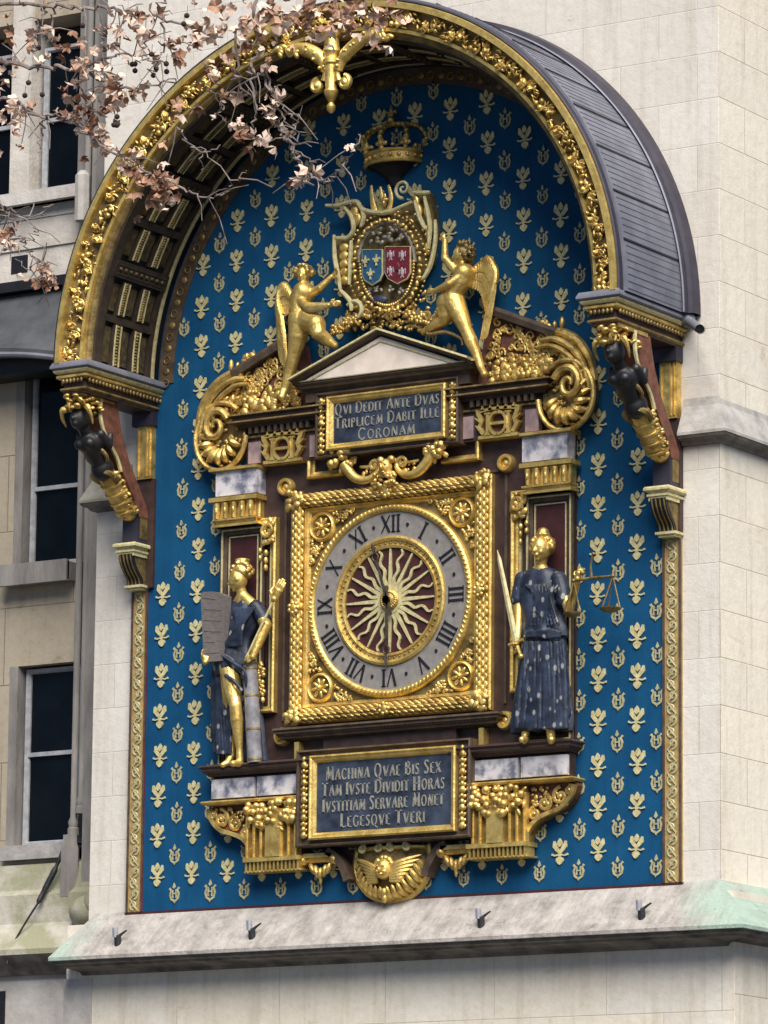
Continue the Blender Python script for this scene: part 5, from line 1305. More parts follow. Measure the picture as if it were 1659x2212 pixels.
for k in range(36): a = random.uniform(-.6, PI+.6); h.ell((c[0]+.008+.074*math.cos(a), c[1]+random.uniform(-.06, .02), c[2]+.058*math.sin(a)), random.uniform(.014, .02))
c2 = ZL(470, 405, D1); h.lathe((c2[0], c2[1], c2[2]), [(.040, -.05), (.052, 0), (.058, .03), (.03, .04)], 12)
h.ell((c[0]+.055, c[1], c[2]-.01), (.034, .032, .026), rotm(0, .5, 0), 2)
h.build('hair', GOLD_CARVED, lb, fuse=.006, sm=1)
def rl(x, y, hw, hd_=.09, d=D1): p = ZL(x, y, d+.02); return (p[0], p[1], p[2], hw*PX*1.06, hd_)
r = MB()
ring_loft(r, [rl(470, 655, 52, .05), rl(480, 700, 92, .07), rl(490, 780, 112, .09), rl(470, 870, 108, .10), rl(430, 950, 104, .10), rl(408, 1010, 112, .105), rl(400, 1080, 124, .115), rl(400, 1150, 120, .115), rl(400, 1215, 108, .10)], .05, 6, ph=2.)
ring_loft(r, [rl(330, 1060, 60, .06, D1+.02), rl(315, 1200, 58, .06, D1+.02), rl(312, 1400, 58, .06, D1+.03), rl(318, 1600, 58, .06, D1+.04), rl(325, 1780, 52, .055, D1+.04)], .10, 5, ph=.3)
ring_loft(r, [rl(470, 1150, 86, .07, D1+.03), rl(500, 1350, 84, .06, D1+.05), rl(530, 1560, 88, .06, D1+.06), rl(560, 1845, 84, .06, D1+.06)], .09, 7, ph=1.)
p, q = ZL(565, 720, D1), ZL(625, 810, D1-.01); r.limb([(*p, .055), (*q, .058)])
p, q = ZL(400, 740, D1), ZL(330, 900, D1-.01); r.limb([(*p, .048), (*q, .046)])
for k in range(10):
    a = ZL(400+k*18, 720, D1-.08); c = ZL(420+k*6, 860, D1-.10); e = ZL(320+k*16, 1010, D1-.09); r.tube(smoothline([a, c, e], 6), .009, 6)
for k in range(8):
    a = ZL(300+k*12, 1050+k*8, D1-.10); c = ZL(360+k*18, 1100+k*12, D1-.115); e = ZL(455+k*6, 1150+k*22, D1-.09); r.tube(smoothline([a, c, e], 6), .010, 6)
for k in range(7):
    P = [ZL(275+k*16+6*math.sin(k+f*5)+f*20, 1150+f*640, D1-.03) for f in np.linspace(0, 1, 6)]; r.tube(smoothline(P, 3), .011, 6)
r.tube(smoothline([ZL(345, 1215, D1-.10), ZL(400, 1250, D1-.13), ZL(470, 1330, D1-.10)], 5), .016, 7)
r.build('robe', ROBE, law, 'dark blue robe with worn gilt flecks', fuse=.0065, sm=1)
# tablet
a, b_, c, d = [Vector(ZL(x, y, -.22)) for x, y in ((172, 622), (335, 640), (290, 1112), (205, 1118))]
a, b_, c, d = Vector(ZL(165, 618, -.32)), Vector(ZL(345, 640, -.27)), Vector(ZL(325, 1108, -.27)), Vector(ZL(188, 1120, -.32))
m = MB(); off = Vector((.02, .05, 0)); top = [a+(b_-a)*t+Vector((0, 0, .022*math.sin(PI*t))) for t in np.linspace(0, 1, 9)]
poly = top+[c, d]; n = len(poly)
m.add(poly+[p+off for p in poly], [tuple(range(n)), tuple(range(2*n-1, n-1, -1))]+[(i, i+n, (i+1) % n+n, (i+1) % n) for i in range(n)])
tbt = m.build('tablet', TABLET, smooth=None); tag(tbt, 'grey stone tablet with faint carved lines held in front of the law statue', 'tablet')
m = MB()
for k in range(0, 17, 3):
    t = .06+k*.054; L0 = a+(d-a)*t; R0 = b_+(c-b_)*t
    m.tube([L0+(R0-L0)*.12+Vector((-.002, -.004, 0)), L0+(R0-L0)*(.88 if k % 4 else .6)+Vector((-.002, -.004, 0))], .0016, 4)
m.build('carved_lines', simple('faint_scratch', (.15, .135, .13), (.11, .10, .095), 30, .8), tbt)
# sceptre with a hand on top
s0, s1 = Vector(ZL(498, 1085, -.27)), Vector(ZL(700, 660, -.25))
scp = thing('sceptre', 'thin gilded sceptre topped by a small open hand held by the law statue', 'sceptre', s0)
MB().tube([s0, s1], .0095, 8).build('staff', GOLD_PAINT, scp)
m = MB(); handm(m, s1, (s1-s0)+Vector((0, 0, .05)), (1, 0, -.4), .125, .15); m.ell(tuple(s1), .024, n=2); m.build('hand_finial', GOLD, scp, fuse=.005, sm=1)
# short column
ct, cb = ZL(522, 1118, -.20), ZL(560, 1850, -.20)
cl = thing('short_column', 'grey marble half-height column with gilt bands beside the bare leg of the law statue', 'column', cb)
Lc = Vector(ct)-Vector(cb)
MB().tube([Vector(cb)+Lc*t for t in (0, .25, .5, .75, 1)], [.054, .054, .054, .054, .052], 24).build('shaft', simple('grey_column_marble', (.30, .29, .31), (.13, .13, .15), 9, .4), cl)
m = MB()
for t in (.985, .93, .66, .33, .03): m.tube([Vector(cb)+Lc*(t-.010), Vector(cb)+Lc*(t+.010)], .0575, 24)
m.build('gilt_band', GOLD_DULL, cl)
# gilded garland standing behind the column
m = MB()
for k in range(26): q = ZL(600+random.uniform(-26, 26), 1130+k*10.5, -.13); m.ell(q, (.022, .016, .017), rotm(0, random.uniform(0, PI), 0))
P_('hanging_flowers', m, GOLD_CARVED, None, 38)
for k0, s_ in ((1.0, 1),):
    m = MB()
    for k in range(26): m.ell((X0+1.055+random.uniform(-.03, .03), -.10, -.10-.014*k), (.022, .016, .017), rotm(0, random.uniform(0, PI), 0))
    P_('hanging_flowers', m, GOLD_CARVED, None, 38)

# --- winged children
def ZA(x, y, d): return F((1150+x/1.8433)/1.82278, (600+y/1.8433)/1.82278, d)
def wing(mb, root, pts, lens, sgn=1):
    """layered feathers from a shoulder line"""
    P = smoothline(pts, 5); n = len(P)
    for row, (k, wd) in enumerate(((1.0, .022), (.62, .018), (.34, .016))):
        for i in range(0, n):
            f = i/(n-1); Ls = smoothline(lens, 5)
            L = Ls[min(i, len(Ls)-1)]
            a = Vector(P[i])+Vector((0, -.012*row, 0)); e = a+Vector(L)*k
            mb.tube([a, a+(e-a)*.3, a+(e-a)*.7, e], [wd*.6, wd, wd*.9, wd*.3], 6, .45)
    mb.tube(P, [.022]*n, 8)
rang = thing('angel_statue', 'gilded winged child stretching one leg on the right of the coat of arms', 'statue', ZA(1350, 1475, -.2), 'winged children holding the coat of arms')
Y = -.22
b = MB(); hd = ZA(1225, 745, Y); head(b, hd, .066, (-1, -.5, -.2))
b.limb([(hd[0]+.01, hd[1]+.01, hd[2]-.04, .032), (*ZA(1245, 850, Y), 0.040)])
b.limb([(*ZA(1250, 880, Y), 0.078), (*ZA(1235, 940, Y), 0.073), (*ZA(1190, 1010, Y), 0.071), (*ZA(1160, 1075, Y), 0.082)])
b.limb([(*ZA(1175, 1080, Y), 0.084), (*ZA(1215, 1170, Y-.02), 0.068), (*ZA(1265, 1290, Y-.02), 0.048), (*ZA(1300, 1370, Y-.01), 0.050), (*ZA(1345, 1480, Y), 0.034), (*ZA(1370, 1560, Y), 0.027), (*ZA(1395, 1610, Y-.03), 0.027)])
b.limb([(*ZA(1130, 1090, Y), 0.082), (*ZA(1120, 1180, Y), 0.063), (*ZA(1110, 1215, Y), 0.046), (*ZA(1040, 1255, Y+.02), 0.039), (*ZA(955, 1305, Y+.02), 0.025)])
sh = ZA(1200, 870, Y); el = ZA(1110, 770, Y); wr = ZA(1110, 640, Y)
b.limb([(*sh, .036), (*el, .029), (*wr, .020)]); handm(b, wr, (-.5, 0, 1), (1, 0, .3), .07, .6)
sh = ZA(1225, 900, Y-.04); el = ZA(1140, 955, Y-.08); wr = ZA(1040, 1005, Y-.06)
b.limb([(*sh, .038), (*el, .030), (*wr, .020)]); handm(b, wr, (-1, 0, .2), (0, .2, 1), .07, .5)
ab_ = b.build('body', GOLD, rang, fuse=.006, sm=1)
h = MB(); h.ell((hd[0]+.022, hd[1]+.01, hd[2]+.014), (.060, .06, .058), n=2)
for k in range(60): a = random.uniform(-1.2, 2.4); q = random.uniform(.05, .085); h.ell((hd[0]+.022+q*math.cos(a), hd[1]+random.uniform(-.05, .05), hd[2]+.012+q*math.sin(a)), (.022, .014, .014), rotm(0, -a, 0))
h.build('hair', GOLD_DULL, ab_, fuse=.007, sm=1)
m = MB(); wing(m, None, [ZA(1290, 880, Y+.03), ZA(1380, 800, Y+.05), ZA(1430, 770, Y+.05), ZA(1480, 860, Y+.04), ZA(1475, 950, Y+.03)], [(-.01, 0, -.10), (-.02, 0, -.22), (-.03, 0, -.38), (-.07, 0, -.46), (-.12, 0, -.40)]); m.build('wing', GOLD, rang)
m = MB(); m.tube(smoothline([ZA(1165, 1030, Y-.03), ZA(1080, 1130, Y-.0), ZA(980, 1310, Y), ZA(1110, 1305, Y), ZA(1225, 1350, Y), ZA(1240, 1400, Y)]), [.014]*31, 7); m.build('drapery', GOLD_DULL, rang)

lang = thing('angel_statue', 'gilded winged child crouching with bent head on the left of the coat of arms', 'statue', ZA(20, 1475, -.2), 'winged children holding the coat of arms')
b = MB(); hd = ZA(82, 890, Y); head(b, hd, .064, (.25, -1, -.25))
b.limb([(hd[0], hd[1]+.02, hd[2]-.04, .032), (*ZA(90, 985, Y), 0.046)])
b.limb([(*ZA(85, 1020, Y), 0.085), (*ZA(60, 1080, Y), 0.085), (*ZA(60, 1150, Y), 0.087), (*ZA(80, 1215, Y), 0.095)])
b.limb([(*ZA(60, 1220, Y-.02), 0.092), (*ZA(45, 1330, Y-.02), 0.072), (*ZA(15, 1470, Y-.01), 0.051), (*ZA(-20, 1600, Y), 0.043), (*ZA(-55, 1720, Y), 0.033), (*ZA(-75, 1775, Y-.03), 0.029)])
b.limb([(*ZA(110, 1220, Y-.02), 0.089), (*ZA(175, 1250, Y-.07), 0.072), (*ZA(190, 1310, Y-.08), 0.056), (*ZA(250, 1360, Y-.03), 0.046), (*ZA(305, 1400, Y), 0.031)])
sh = ZA(20, 1040, Y-.02); el = ZA(110, 1120, Y-.08); wr = ZA(270, 1110, Y-.08)
b.limb([(*sh, .036), (*el, .034), (*wr, .021)]); handm(b, wr, (1, 0, .1), (0, .2, -1), .075, .4)
sh = ZA(150, 1020, Y); el = ZA(205, 985, Y-.02); wr = ZA(285, 905, Y)
b.limb([(*sh, .034), (*el, .030), (*wr, .021)]); handm(b, wr, (.8, 0, .6), (-.5, 0, 1), .07, .5)
ab_ = b.build('body', GOLD, lang, fuse=.006, sm=1)
h = MB(); h.ell((hd[0], hd[1]+.016, hd[2]+.018), (.062, .06, .056), n=2)
for k in range(54): a = random.uniform(-.5, PI+.5); h.ell((hd[0]+.060*math.cos(a), hd[1]+random.uniform(-.04, .05), hd[2]+.014+.058*math.sin(a)), random.uniform(.012, .02))
h.build('hair', GOLD_CARVED, ab_, fuse=.007, sm=1)
m = MB(); wing(m, None, [ZA(0, 1040, Y+.05), ZA(-50, 960, Y+.06), ZA(-85, 985, Y+.06), ZA(-100, 1080, Y+.05), ZA(-75, 1180, Y+.04)], [(0, 0, -.12), (-.02, 0, -.26), (-.01, 0, -.36), (.02, 0, -.44), (.05, 0, -.42)]); m.build('wing', GOLD, lang)
m = MB(); m.tube(smoothline([ZA(30, 1050, Y-.06), ZA(130, 1150, Y-.10), ZA(300, 1100, Y-.08), ZA(350, 1120, Y-.04)]), [.02]*19, 7, .6); m.build('drapery', GOLD_DULL, lang)

# --- coat of arms
YC = -.14
arms = thing('coat_of_arms', 'scrolled gilded cartouche with a blue and a red shield inside a shell collar', 'coat of arms', ZA(680, 1250, -.1))
m = MB(); P = [ZA(x, y, YC+.05) for x, y in ((330, 640), (430, 640), (440, 560), (400, 400), (480, 370), (560, 430), (650, 460), (760, 420), (880, 340), (1000, 290), (1030, 420), (1045, 560), (1010, 800), (930, 930), (860, 1100), (720, 1180), (520, 1160), (400, 1060), (340, 900))]
m.prism([(x, z) for x, y, z in P][::-1], -.11, -.03); m.build('field', GOLD_DULL, arms, smooth=None)
m = MB()
for pts in ([(245, 385), (330, 385), (400, 365), (470, 360), (520, 420), (640, 440), (700, 435), (800, 390), (870, 360)], [(640, 440), (740, 425)],
            [(380, 400), (430, 470), (445, 560), (400, 620), (310, 620)], [(305, 600), (310, 760), (335, 900), (350, 1000)], [(430, 640), (425, 760), (415, 960)],
            [(880, 290), (950, 295), (1000, 290)], [(890, 350), (930, 480), (970, 560)], [(960, 320), (1000, 520), (990, 700)], [(1040, 490), (1040, 640), (1010, 800), (960, 905), (915, 925)],
            [(500, 400), (520, 470), (500, 540)], [(350, 1000), (420, 1080), (430, 1150)], [(400, 1110), (450, 1080), (495, 1100), (505, 1150), (480, 1200)]):
    P = smoothline([ZA(x, y, YC-.03) for x, y in pts], 6); m.tube(P, [.012+.007*math.sin(PI*i/(len(P)-1)) for i in range(len(P))], 7)
c = ZA(805, 262, YC-.03); m.tube([(c[0]+a, c[1], c[2]+b2) for a, b2 in spiral(0, 0, .075, .008, -PI/2, -1.6, 34)], [.013-.005*i/34 for i in range(35)], 7)
c = ZA(320, 395, YC); m.ell(c, (.03, .02, .018))
m.build('scroll_frame', GOLD_PAINT, arms)
m = MB()
for x, y in ((450, 440), (470, 490)): m.ell(ZA(x, y, YC-.01), (.04, .02, .055), rotm(0, .35, 0), 2)
for y in (690, 750, 810, 870, 930): m.ell(ZA(378, y, YC-.01), (.040, .018, .034), n=2)
for x, y in ((905, 350), (925, 420), (980, 430), (990, 600), (985, 700)): m.ell(ZA(x, y, YC-.01), (.024, .02, .05), rotm(0, -.2, 0), 2)
for pts in ([(600, 430), (580, 330), (575, 240)], [(640, 430), (650, 340), (640, 250)], [(700, 430), (720, 330), (700, 240)], [(660, 440), (668, 350), (672, 300)]):
    P = smoothline([ZA(x, y, YC) for x, y in pts], 5); m.tube(P, [.03-.002*i for i in range(len(P))], 7, .6)
m.ell(ZA(668, 345, YC-.04), (.04, .02, .02)); m.ell(ZA(668, 370, YC-.04), (.018, .02, .03))
m.build('gilt_panel', GOLD, arms)
def ring_pts(cx_, cy, rx, ry, n, a0=0, a1=2*PI): return [(cx_+rx*math.cos(a), cy+ry*math.sin(a)) for a in np.linspace(a0, a1, n, endpoint=False)]
m = MB()
for i, (x, y) in enumerate(ring_pts(688, 820, 240, 330, 46)):
    p = ZA(x, y, YC-.05); m.ell(p, ((.026, .014, .014), (.014, .014, .024))[i % 2], rotm(0, random.uniform(-.3, .3), 0), 1)
for (x, y) in ring_pts(688, 820, 285, 375, 60): m.ell(ZA(x, y, YC-.02), (.012, .01, .012))
for (x, y) in ring_pts(688, 820, 195, 290, 40, -.1, PI+.1): m.ell(ZA(x, y, YC-.04), (.012, .01, .012))
for _ in range(150):
    x, y = random.uniform(430, 1000), random.uniform(430, 1120); q = math.hypot((x-688)/300, (y-820)/400)
    if .99 < q < 1.22: m.ell(ZA(x, y, YC-.02), (random.uniform(.012, .024), .014, .012), rotm(0, random.uniform(0, PI), 0))
m.build('shell_collar', GOLD_CARVED, arms)
m = MB()
P = [ZA(x, y, YC-.03) for x, y in ring_pts(688, 800, 205, 290, 26, PI, 2*PI+.12)]; m.tube(smoothline(P, 2), .016, 7)
for k in range(24): x, y = random.uniform(560, 820), random.uniform(540, 660); m.ell(ZA(x, y, YC-.02), (.024, .016, .016), rotm(0, random.uniform(0, PI), 0))
for k in range(18): x, y = random.uniform(540, 850), random.uniform(970, 1060); m.ell(ZA(x, y, YC-.02), (.020, .014, .014), rotm(0, random.uniform(0, PI), 0))
m.build('mantling', simple('tarnished_silver_gilt', (.34, .32, .27), (.14, .12, .09), 24, .5, .4, bd=.01), arms)
def shield(x0, x1, y0, y1, mat, name, lab):
    pts = [(x0, y0), (x1, y0), (x1, y0+(y1-y0)*.70), (x1-(x1-x0)*.12, y0+(y1-y0)*.86), ((x0+x1)/2, y1), (x0+(x1-x0)*.12, y0+(y1-y0)*.86), (x0, y0+(y1-y0)*.70)]
    P = [ZA(x, y, YC-.05) for x, y in pts]; m_ = MB().prism([(p[0], p[2]) for p in P][::-1], YC-.06, YC-.01)
    o = m_.build(name, mat, arms, lab, smooth=None)
    q = MB(); q.tube(P+[P[0], P[1]], .010, 6); q.build('shield_rim', GOLD_PAINT, o)
    return o
s1_ = shield(515, 655, 712, 960, AZURE, 'shield', 'blue shield with three small gold lilies')
m = MB()
for x, y in ((535, 790), (615, 780), (572, 880)):
    p = ZA(x, y, YC-.06); k = 30*PX/.036
    m.prism([(p[0]-.010, p[2]), (p[0], p[2]-.02), (p[0]+.010, p[2]), (p[0], p[2]+.042)], YC-.072, YC-.058)
    for s in (-1, 1): m.ribbon([(p[0]+s*.004, p[2]-.018), (p[0]+s*.014, p[2]+.004), (p[0]+s*.028, p[2]+.012), (p[0]+s*.030, p[2])], [.008, .012, .011, .005], YC-.070, YC-.058)
    m.ribbon([(p[0]-.018, p[2]-.012), (p[0]+.018, p[2]-.012)], .006, YC-.073, YC-.058); m.ribbon([(p[0], p[2]-.01), (p[0], p[2]-.044)], [.010, .014], YC-.070, YC-.058)
m.build('gold_lily', GOLD_PAINT, s1_, smooth=None)
s2_ = shield(680, 858, 690, 950, RED, 'shield', 'crimson shield with pale birds and riders')
m = MB()
for x, y in ((715, 745), (800, 745), (715, 860), (800, 870)):
    p = ZA(x, y, YC-.062); 
    m.ell(p, (.016, .006, .026), n=1); m.ell((p[0]-.004, p[1], p[2]+.028), (.009, .005, .009))
    for s in (-1, 1): m.tube([(p[0], p[1], p[2]+.008), (p[0]+s*.024, p[1], p[2]+.022), (p[0]+s*.028, p[1], p[2]-.014)], [.006, .009, .003], 5, .5); m.tube([(p[0], p[1], p[2]-.02), (p[0]+s*.014, p[1], p[2]-.04)], .004, 5)
m.build('silver_charge', simple('silver_paint', (.50, .44, .46), (.30, .24, .27), 40, .5), s2_)
p = ZA(760, 830, YC-.064); s_ = MB(); s_.ell(p, (.026, .006, .034), n=2); s_.build('inner_escutcheon', RED, s2_)
m = MB()
for k in range(170): x = random.uniform(380, 1060); m.ell(ZA(x, random.uniform(1090, 1270)+abs(x-690)*.12, YC+.03), (random.uniform(.014, .03), .016, .014), rotm(0, random.uniform(0, PI), 0))
for x, y, r0 in ((600, 1110, .05), (700, 1180, .05), (860, 1130, .05), (560, 1180, .045), (980, 1190, .05), (420, 1230, .045), (330, 1270, .04)):
    c = ZA(x, y, YC-.01); m.tube([(c[0]+a, c[1], c[2]+b2) for a, b2 in spiral(0, 0, r0, .006, random.uniform(0, 6), random.choice((-1.2, 1.2)), 16)], .011, 6)
for k in range(40): x = random.uniform(250, 560); m.ell(ZA(x, 1330-(x-250)*.45+random.uniform(-60, 20), YC-.01), (.022, .016, .016), rotm(0, random.uniform(0, PI), 0))
for k in range(34): x = random.uniform(820, 1080); m.ell(ZA(x, 1180+(x-820)*.35+random.uniform(-50, 30), YC-.01), (.022, .016, .016), rotm(0, random.uniform(0, PI), 0))
m.build('leaf_cluster', GOLD_CARVED, arms)
m = MB()
c = ZA(625, 1075, YC-.02); m.ell(c, (.085, .03, .04), n=2); m.build('dark_ribbon', ROBE, arms)
# --- crown
crw = thing('crown', 'tarnished gilt royal crown fixed on the wall in the shade above the coat of arms', 'crown', F(845, 355, -.14))
def ZC(x, y, d): return F((1000+x/1.3825)/1.82278, (0+y/1.3825)/1.82278, d)
cc = ZC(745, 868, -.16); cc = (cc[0]-.055, cc[1], cc[2]); RX = .235
m = MB()
def oval(z, rx, ry, n=40, a0=PI, a1=2*PI): return [(cc[0]+rx*math.cos(a), cc[1]+.16+ry*math.sin(a), z) for a in np.linspace(a0, a1, n)]
zb = cc[2]-.005
for dz, r in ((0, .016), (.075, .013)): m.tube(oval(zb+dz, RX*(1+.1*dz), .20), r, 8)
vs = oval(zb, RX-.006, .195)+oval(zb+.075, RX, .198); m.add(vs, [(i, i+1, i+41, i+40) for i in range(39)])
for i, a in enumerate(np.linspace(PI+.15, 2*PI-.15, 11)): m.ell((cc[0]+RX*math.cos(a), cc[1]+.16+.2*math.sin(a), zb+.038), (.018, .012, .016))
band = m.build('circlet', GOLD, crw)
m = MB()
for i, a in enumerate(np.linspace(PI+.05, 2*PI-.05, 9)):
    x, y, z = cc[0]+RX*1.03*math.cos(a), cc[1]+.16+.205*math.sin(a), zb+.09
    if i % 2 == 0:
        m.ell((x, y, z+.05), (.020, .014, .046)); m.ell((x-.030, y, z+.035), (.022, .012, .018)); m.ell((x+.030, y, z+.035), (.022, .012, .018)); m.ell((x, y, z+.005), (.012, .01, .014))
    else: m.ell((x, y, z+.02), .015)
m.build('leaf_points', GOLD, crw)
m = MB()
for a in np.linspace(PI, 2*PI, 5):
    x, y = cc[0]+RX*1.02*math.cos(a), cc[1]+.16+.2*math.sin(a)
    top = (cc[0], cc[1]+.10, zb+.30)
    P = smoothline([(x, y, zb+.09), (cc[0]+(x-cc[0])*1.12, cc[1]+.14+(y-cc[1]-.16)*1.0, zb+.19), (cc[0]+(x-cc[0])*.75, (y+top[1])/2, zb+.275), top], 5)
    m.tube(P, .016, 6)
    for p in P[::2]: m.ell(p, .021)
m.ell((cc[0], cc[1]+.08, zb+.33), .026, n=2)
c0 = (cc[0], cc[1]+.08, zb+.36)
m.ell((c0[0], c0[1], c0[2]+.045), (.014, .012, .04))
for s in (-1, 1): m.tube([(c0[0]+s*a, c0[1], c0[2]+b2) for a, b2 in ((.004, 0), (.022, .025), (.040, .030), (.046, .012))], [.006, .010, .010, .005], 6)
m.ribbon([(c0[0]-.022, c0[2]), (c0[0]+.022, c0[2])], .012, c0[1]-.008, c0[1]+.008)
m.build('arches_and_lily', GOLD_CARVED, crw)
ring_loft(MB(), [(cc[0], .0, zb+.06, RX*.93, .16), (cc[0], .0, zb-.002, RX*.93, .17), (cc[0], .0, zb-.03, RX*.72, .12), (cc[0], .0, zb-.09, .09, .07), (cc[0], .0, zb-.16, .06, .05)], 0, 5, 32).build('crown_hollow_shade', BLACK, crw)  # black cone added for the shade inside and below the crown
MB().tube([(cc[0]+.01, -.10, zb+.02), (cc[0]+.01, -.02, zb-.02)], .01, 6).build('wall_pin', IRON, crw)

# ------------------------------------------------------------------ hooks on the ledge
hk = None
for i, (u, v, lab) in enumerate(((255, 2052, 'leftmost small steel hook on the green stained corner of the ledge'), (545, 2030, 'small steel hook on the ledge below the left console'), (1040, 2003, 'small steel hook on the ledge below the right console'), (1387, 1982, 'rightmost small steel hook on the ledge near the right border'))):
    z_ = lambda y: -2.115-.345*(-y)/.36
    loc = F(u, v, -.30); y = -.27; p = F(u, v, y); loc = (p[0], y, z_(y))
    if hk is None:
        hk = thing('ledge_hook', lab, 'hook', loc, 'steel hooks along the ledge')
        MB().tube([(loc[0], loc[1], loc[2]-.02), (loc[0], loc[1]-.01, loc[2]+.06)], .026, 10).build('stem', IRON, hk)
        MB().tube([(loc[0]-.012, loc[1]-.02, loc[2]+.045), (loc[0]-.012, loc[1]-.025, loc[2]+.115)], .021, 10).build('cap', STEEL, hk)
        MB().tube([(loc[0], loc[1], loc[2]+.05), (loc[0]+.03, loc[1]+.01, loc[2]+.075), (loc[0]+.065, loc[1]+.01, loc[2]+.095)], [.014, .009, .006], 8).build('prong', IRON, hk)
    else:
        c = hk.copy(); col.objects.link(c); c.location = loc; c['label'] = lab
        for ch in list(hk.children):
            d = ch.copy(); col.objects.link(d); d.parent = c

# ------------------------------------------------------------------ plane tree at the upper left
random.seed(21)
YT = -10.0
def T1(x, y, d=0): return F(x/2.5199, y/2.5199, YT+d)
def T2(x, y, d=0): return F((1000+x/1.3825)/1.82278, (y/1.3825)/1.82278, YT+d)
tree = thing('plane_tree', 'plane tree with dry brown leaves and dark seed balls over the upper left corner', 'tree', F(-1500, 1106, YT)[:2]+(-7.1,))
bx, by = F(-1500, 1106, YT)[0], YT
m = MB(); m.limb([(bx, by, -7.2, .38), (bx+.05, by, -3, .30), (bx-.05, by, 1.5, .24), (bx+.1, by, 5, .16)], 16)
m.build('trunk', BARK, tree)
crown_pts = []
limbs = MB()
def branch(pts, r0, r1, leafy=None):
    P = smoothline(pts, 6); n = len(P)
    Q = [Vector(p)+Vector((random.gauss(0, .006), random.gauss(0, .02), random.gauss(0, .006))) for p in P]
    limbs.tube(Q, [r0+(r1-r0)*i/(n-1) for i in range(n)], 6); return Q
hub = Vector((bx+.05, by, 3.2))
ends = [T1(-60, 330), T1(-60, 560), T1(-40, 20), T1(-80, 150), T1(300, -80), T1(900, -90), T1(1400, -90), T1(1750, -80)]
limbs.limb([(*hub, .12), (*(hub+(Vector(ends[3])-hub)*.6), .05), (*ends[3], .02)], 8)
top = Vector(T1(-300, -350)); limbs.limb([(bx+.1, by, 4.9, .09), (*top, .05), (*T1(600, -300), .035), (*T1(1800, -240), .02)], 8)
for e in ends[:3]: branch([hub+(Vector(ends[3])-hub)*.6, ((hub+(Vector(ends[3])-hub)*.8)+Vector(e))/2, e], .02, .009)
for e, s in zip(ends[4:], (.25, .5, .8, 1.0)): branch([Vector(T1(600, -300))+(Vector(T1(1800, -240))-Vector(T1(600, -300)))*((s-.25)/.75), e], .016, .008)
tw = []
def TW(pts, r0=.009, r1=.004, f=T1): q = branch([f(*p) for p in pts], r0, r1); tw.append(q); return q
TW([(-60, 330), (80, 350), (230, 372), (350, 374), (450, 368), (560, 318)], .013, .006)
TW([(450, 372), (510, 410), (590, 455), (700, 490), (830, 462), (960, 440)], .010, .004)
TW([(-60, 560), (80, 540), (150, 590), (230, 632), (330, 632)], .010, .006)
TW([(240, 640), (222, 720), (228, 830)], .006, .003)
TW([(-40, 20), (250, 30), (480, 45), (650, 55), (860, 92), (1080, 165), (1200, 200)], .010, .005)
TW([(250, 30), (230, 120), (200, 220), (190, 280)], .006, .003)
TW([(300, -80), (290, 60), (250, 180), (180, 200)], .008, .003)
TW([(500, 380), (430, 480), (470, 560), (540, 620)], .006, .003)
TW([(560, 318), (700, 300), (830, 330), (900, 350)], .006, .003)
TW([(900, -90), (880, 60), (900, 200), (860, 330), (835, 400)], .008, .003)
TW([(700, 60), (760, 160), (800, 250), (740, 345)], .006, .003)
TW([(560, 318), (560, 200), (575, 175), (640, 60)], .006, .003)
TW([(400, 640), (520, 760), (640, 840), (760, 900), (840, 960)], .007, .004)
TW([(330, 632), (430, 700), (520, 760)], .006, .004)
TW([(1400, -90), (1390, 100), (1390, 300), (1370, 420), (1390, 560), (1378, 690)], .010, .005)
TW([(1300, 100), (1280, 350), (1320, 480), (1420, 590), (1500, 660)], .007, .004)
TW([(840, 960), (940, 1000), (1060, 1060), (1160, 1075), (1260, 1010), (1340, 930)], .006, .0025)
TW([(1150, 480), (1210, 580), (1205, 640)], .004, .0025)
TW([(980, 690), (1030, 780), (1110, 830), (1190, 790)], .005, .003)
TW([(1110, 830), (1100, 920)], .003, .002)
TW([(40, 400), (90, 520), (160, 640), (240, 780)], .007, .003, T2)
TW([(1450, 400), (1500, 520), (1560, 600), (1620, 680), (1625, 780)], .006, .003)
TW([(1500, 660), (1560, 740), (1640, 900), (1700, 1000)], .007, .005)
TW([(155, 740), (220, 820), (260, 900), (290, 940), (340, 975), (400, 990), (440, 960), (480, 915), (530, 820), (560, 790)], .007, .003, T2)
TW([(220, 810), (320, 880)], .004, .003, T2)
TW([(20, 1130), (60, 1150), (110, 1180), (190, 1180), (260, 1130)], .005, .003)
TW([(-40, 1060), (20, 1130)], .006, .005)
# lower-left twig with small leaves in front of the stone panel
TL2 = lambda x, y, d=0: F(x/2.765/1.82278, (700+y/2.765)/1.82278, YT+d)
TW([(-60, 260), (40, 340), (120, 430), (170, 560), (130, 640)], .005, .003, TL2)
TW([(130, 640), (270, 700), (340, 830), (420, 900), (600, 945)], .005, .003, TL2)
TW([(270, 700), (400, 600), (430, 560)], .004, .002, TL2)
TW([(420, 900), (480, 990), (520, 1100), (600, 1150)], .004, .002, TL2)
TW([(420, 900), (300, 980), (200, 900)], .004, .002, TL2)
for q in list(tw):                                                    # fine side twigs
    for k in range(max(1, len(q)//5)):
        a = random.choice(q); L = random.uniform(.06, .2); an = random.uniform(0, 2*PI)
        e = a+Vector((L*math.cos(an), random.uniform(-.1, .1), L*math.sin(an)-.04)); limbs.tube([a, (a+e)/2+Vector((.01, 0, .012)), e], [.0035, .003, .002], 5)
limbs.build('branch', BARK, tree)
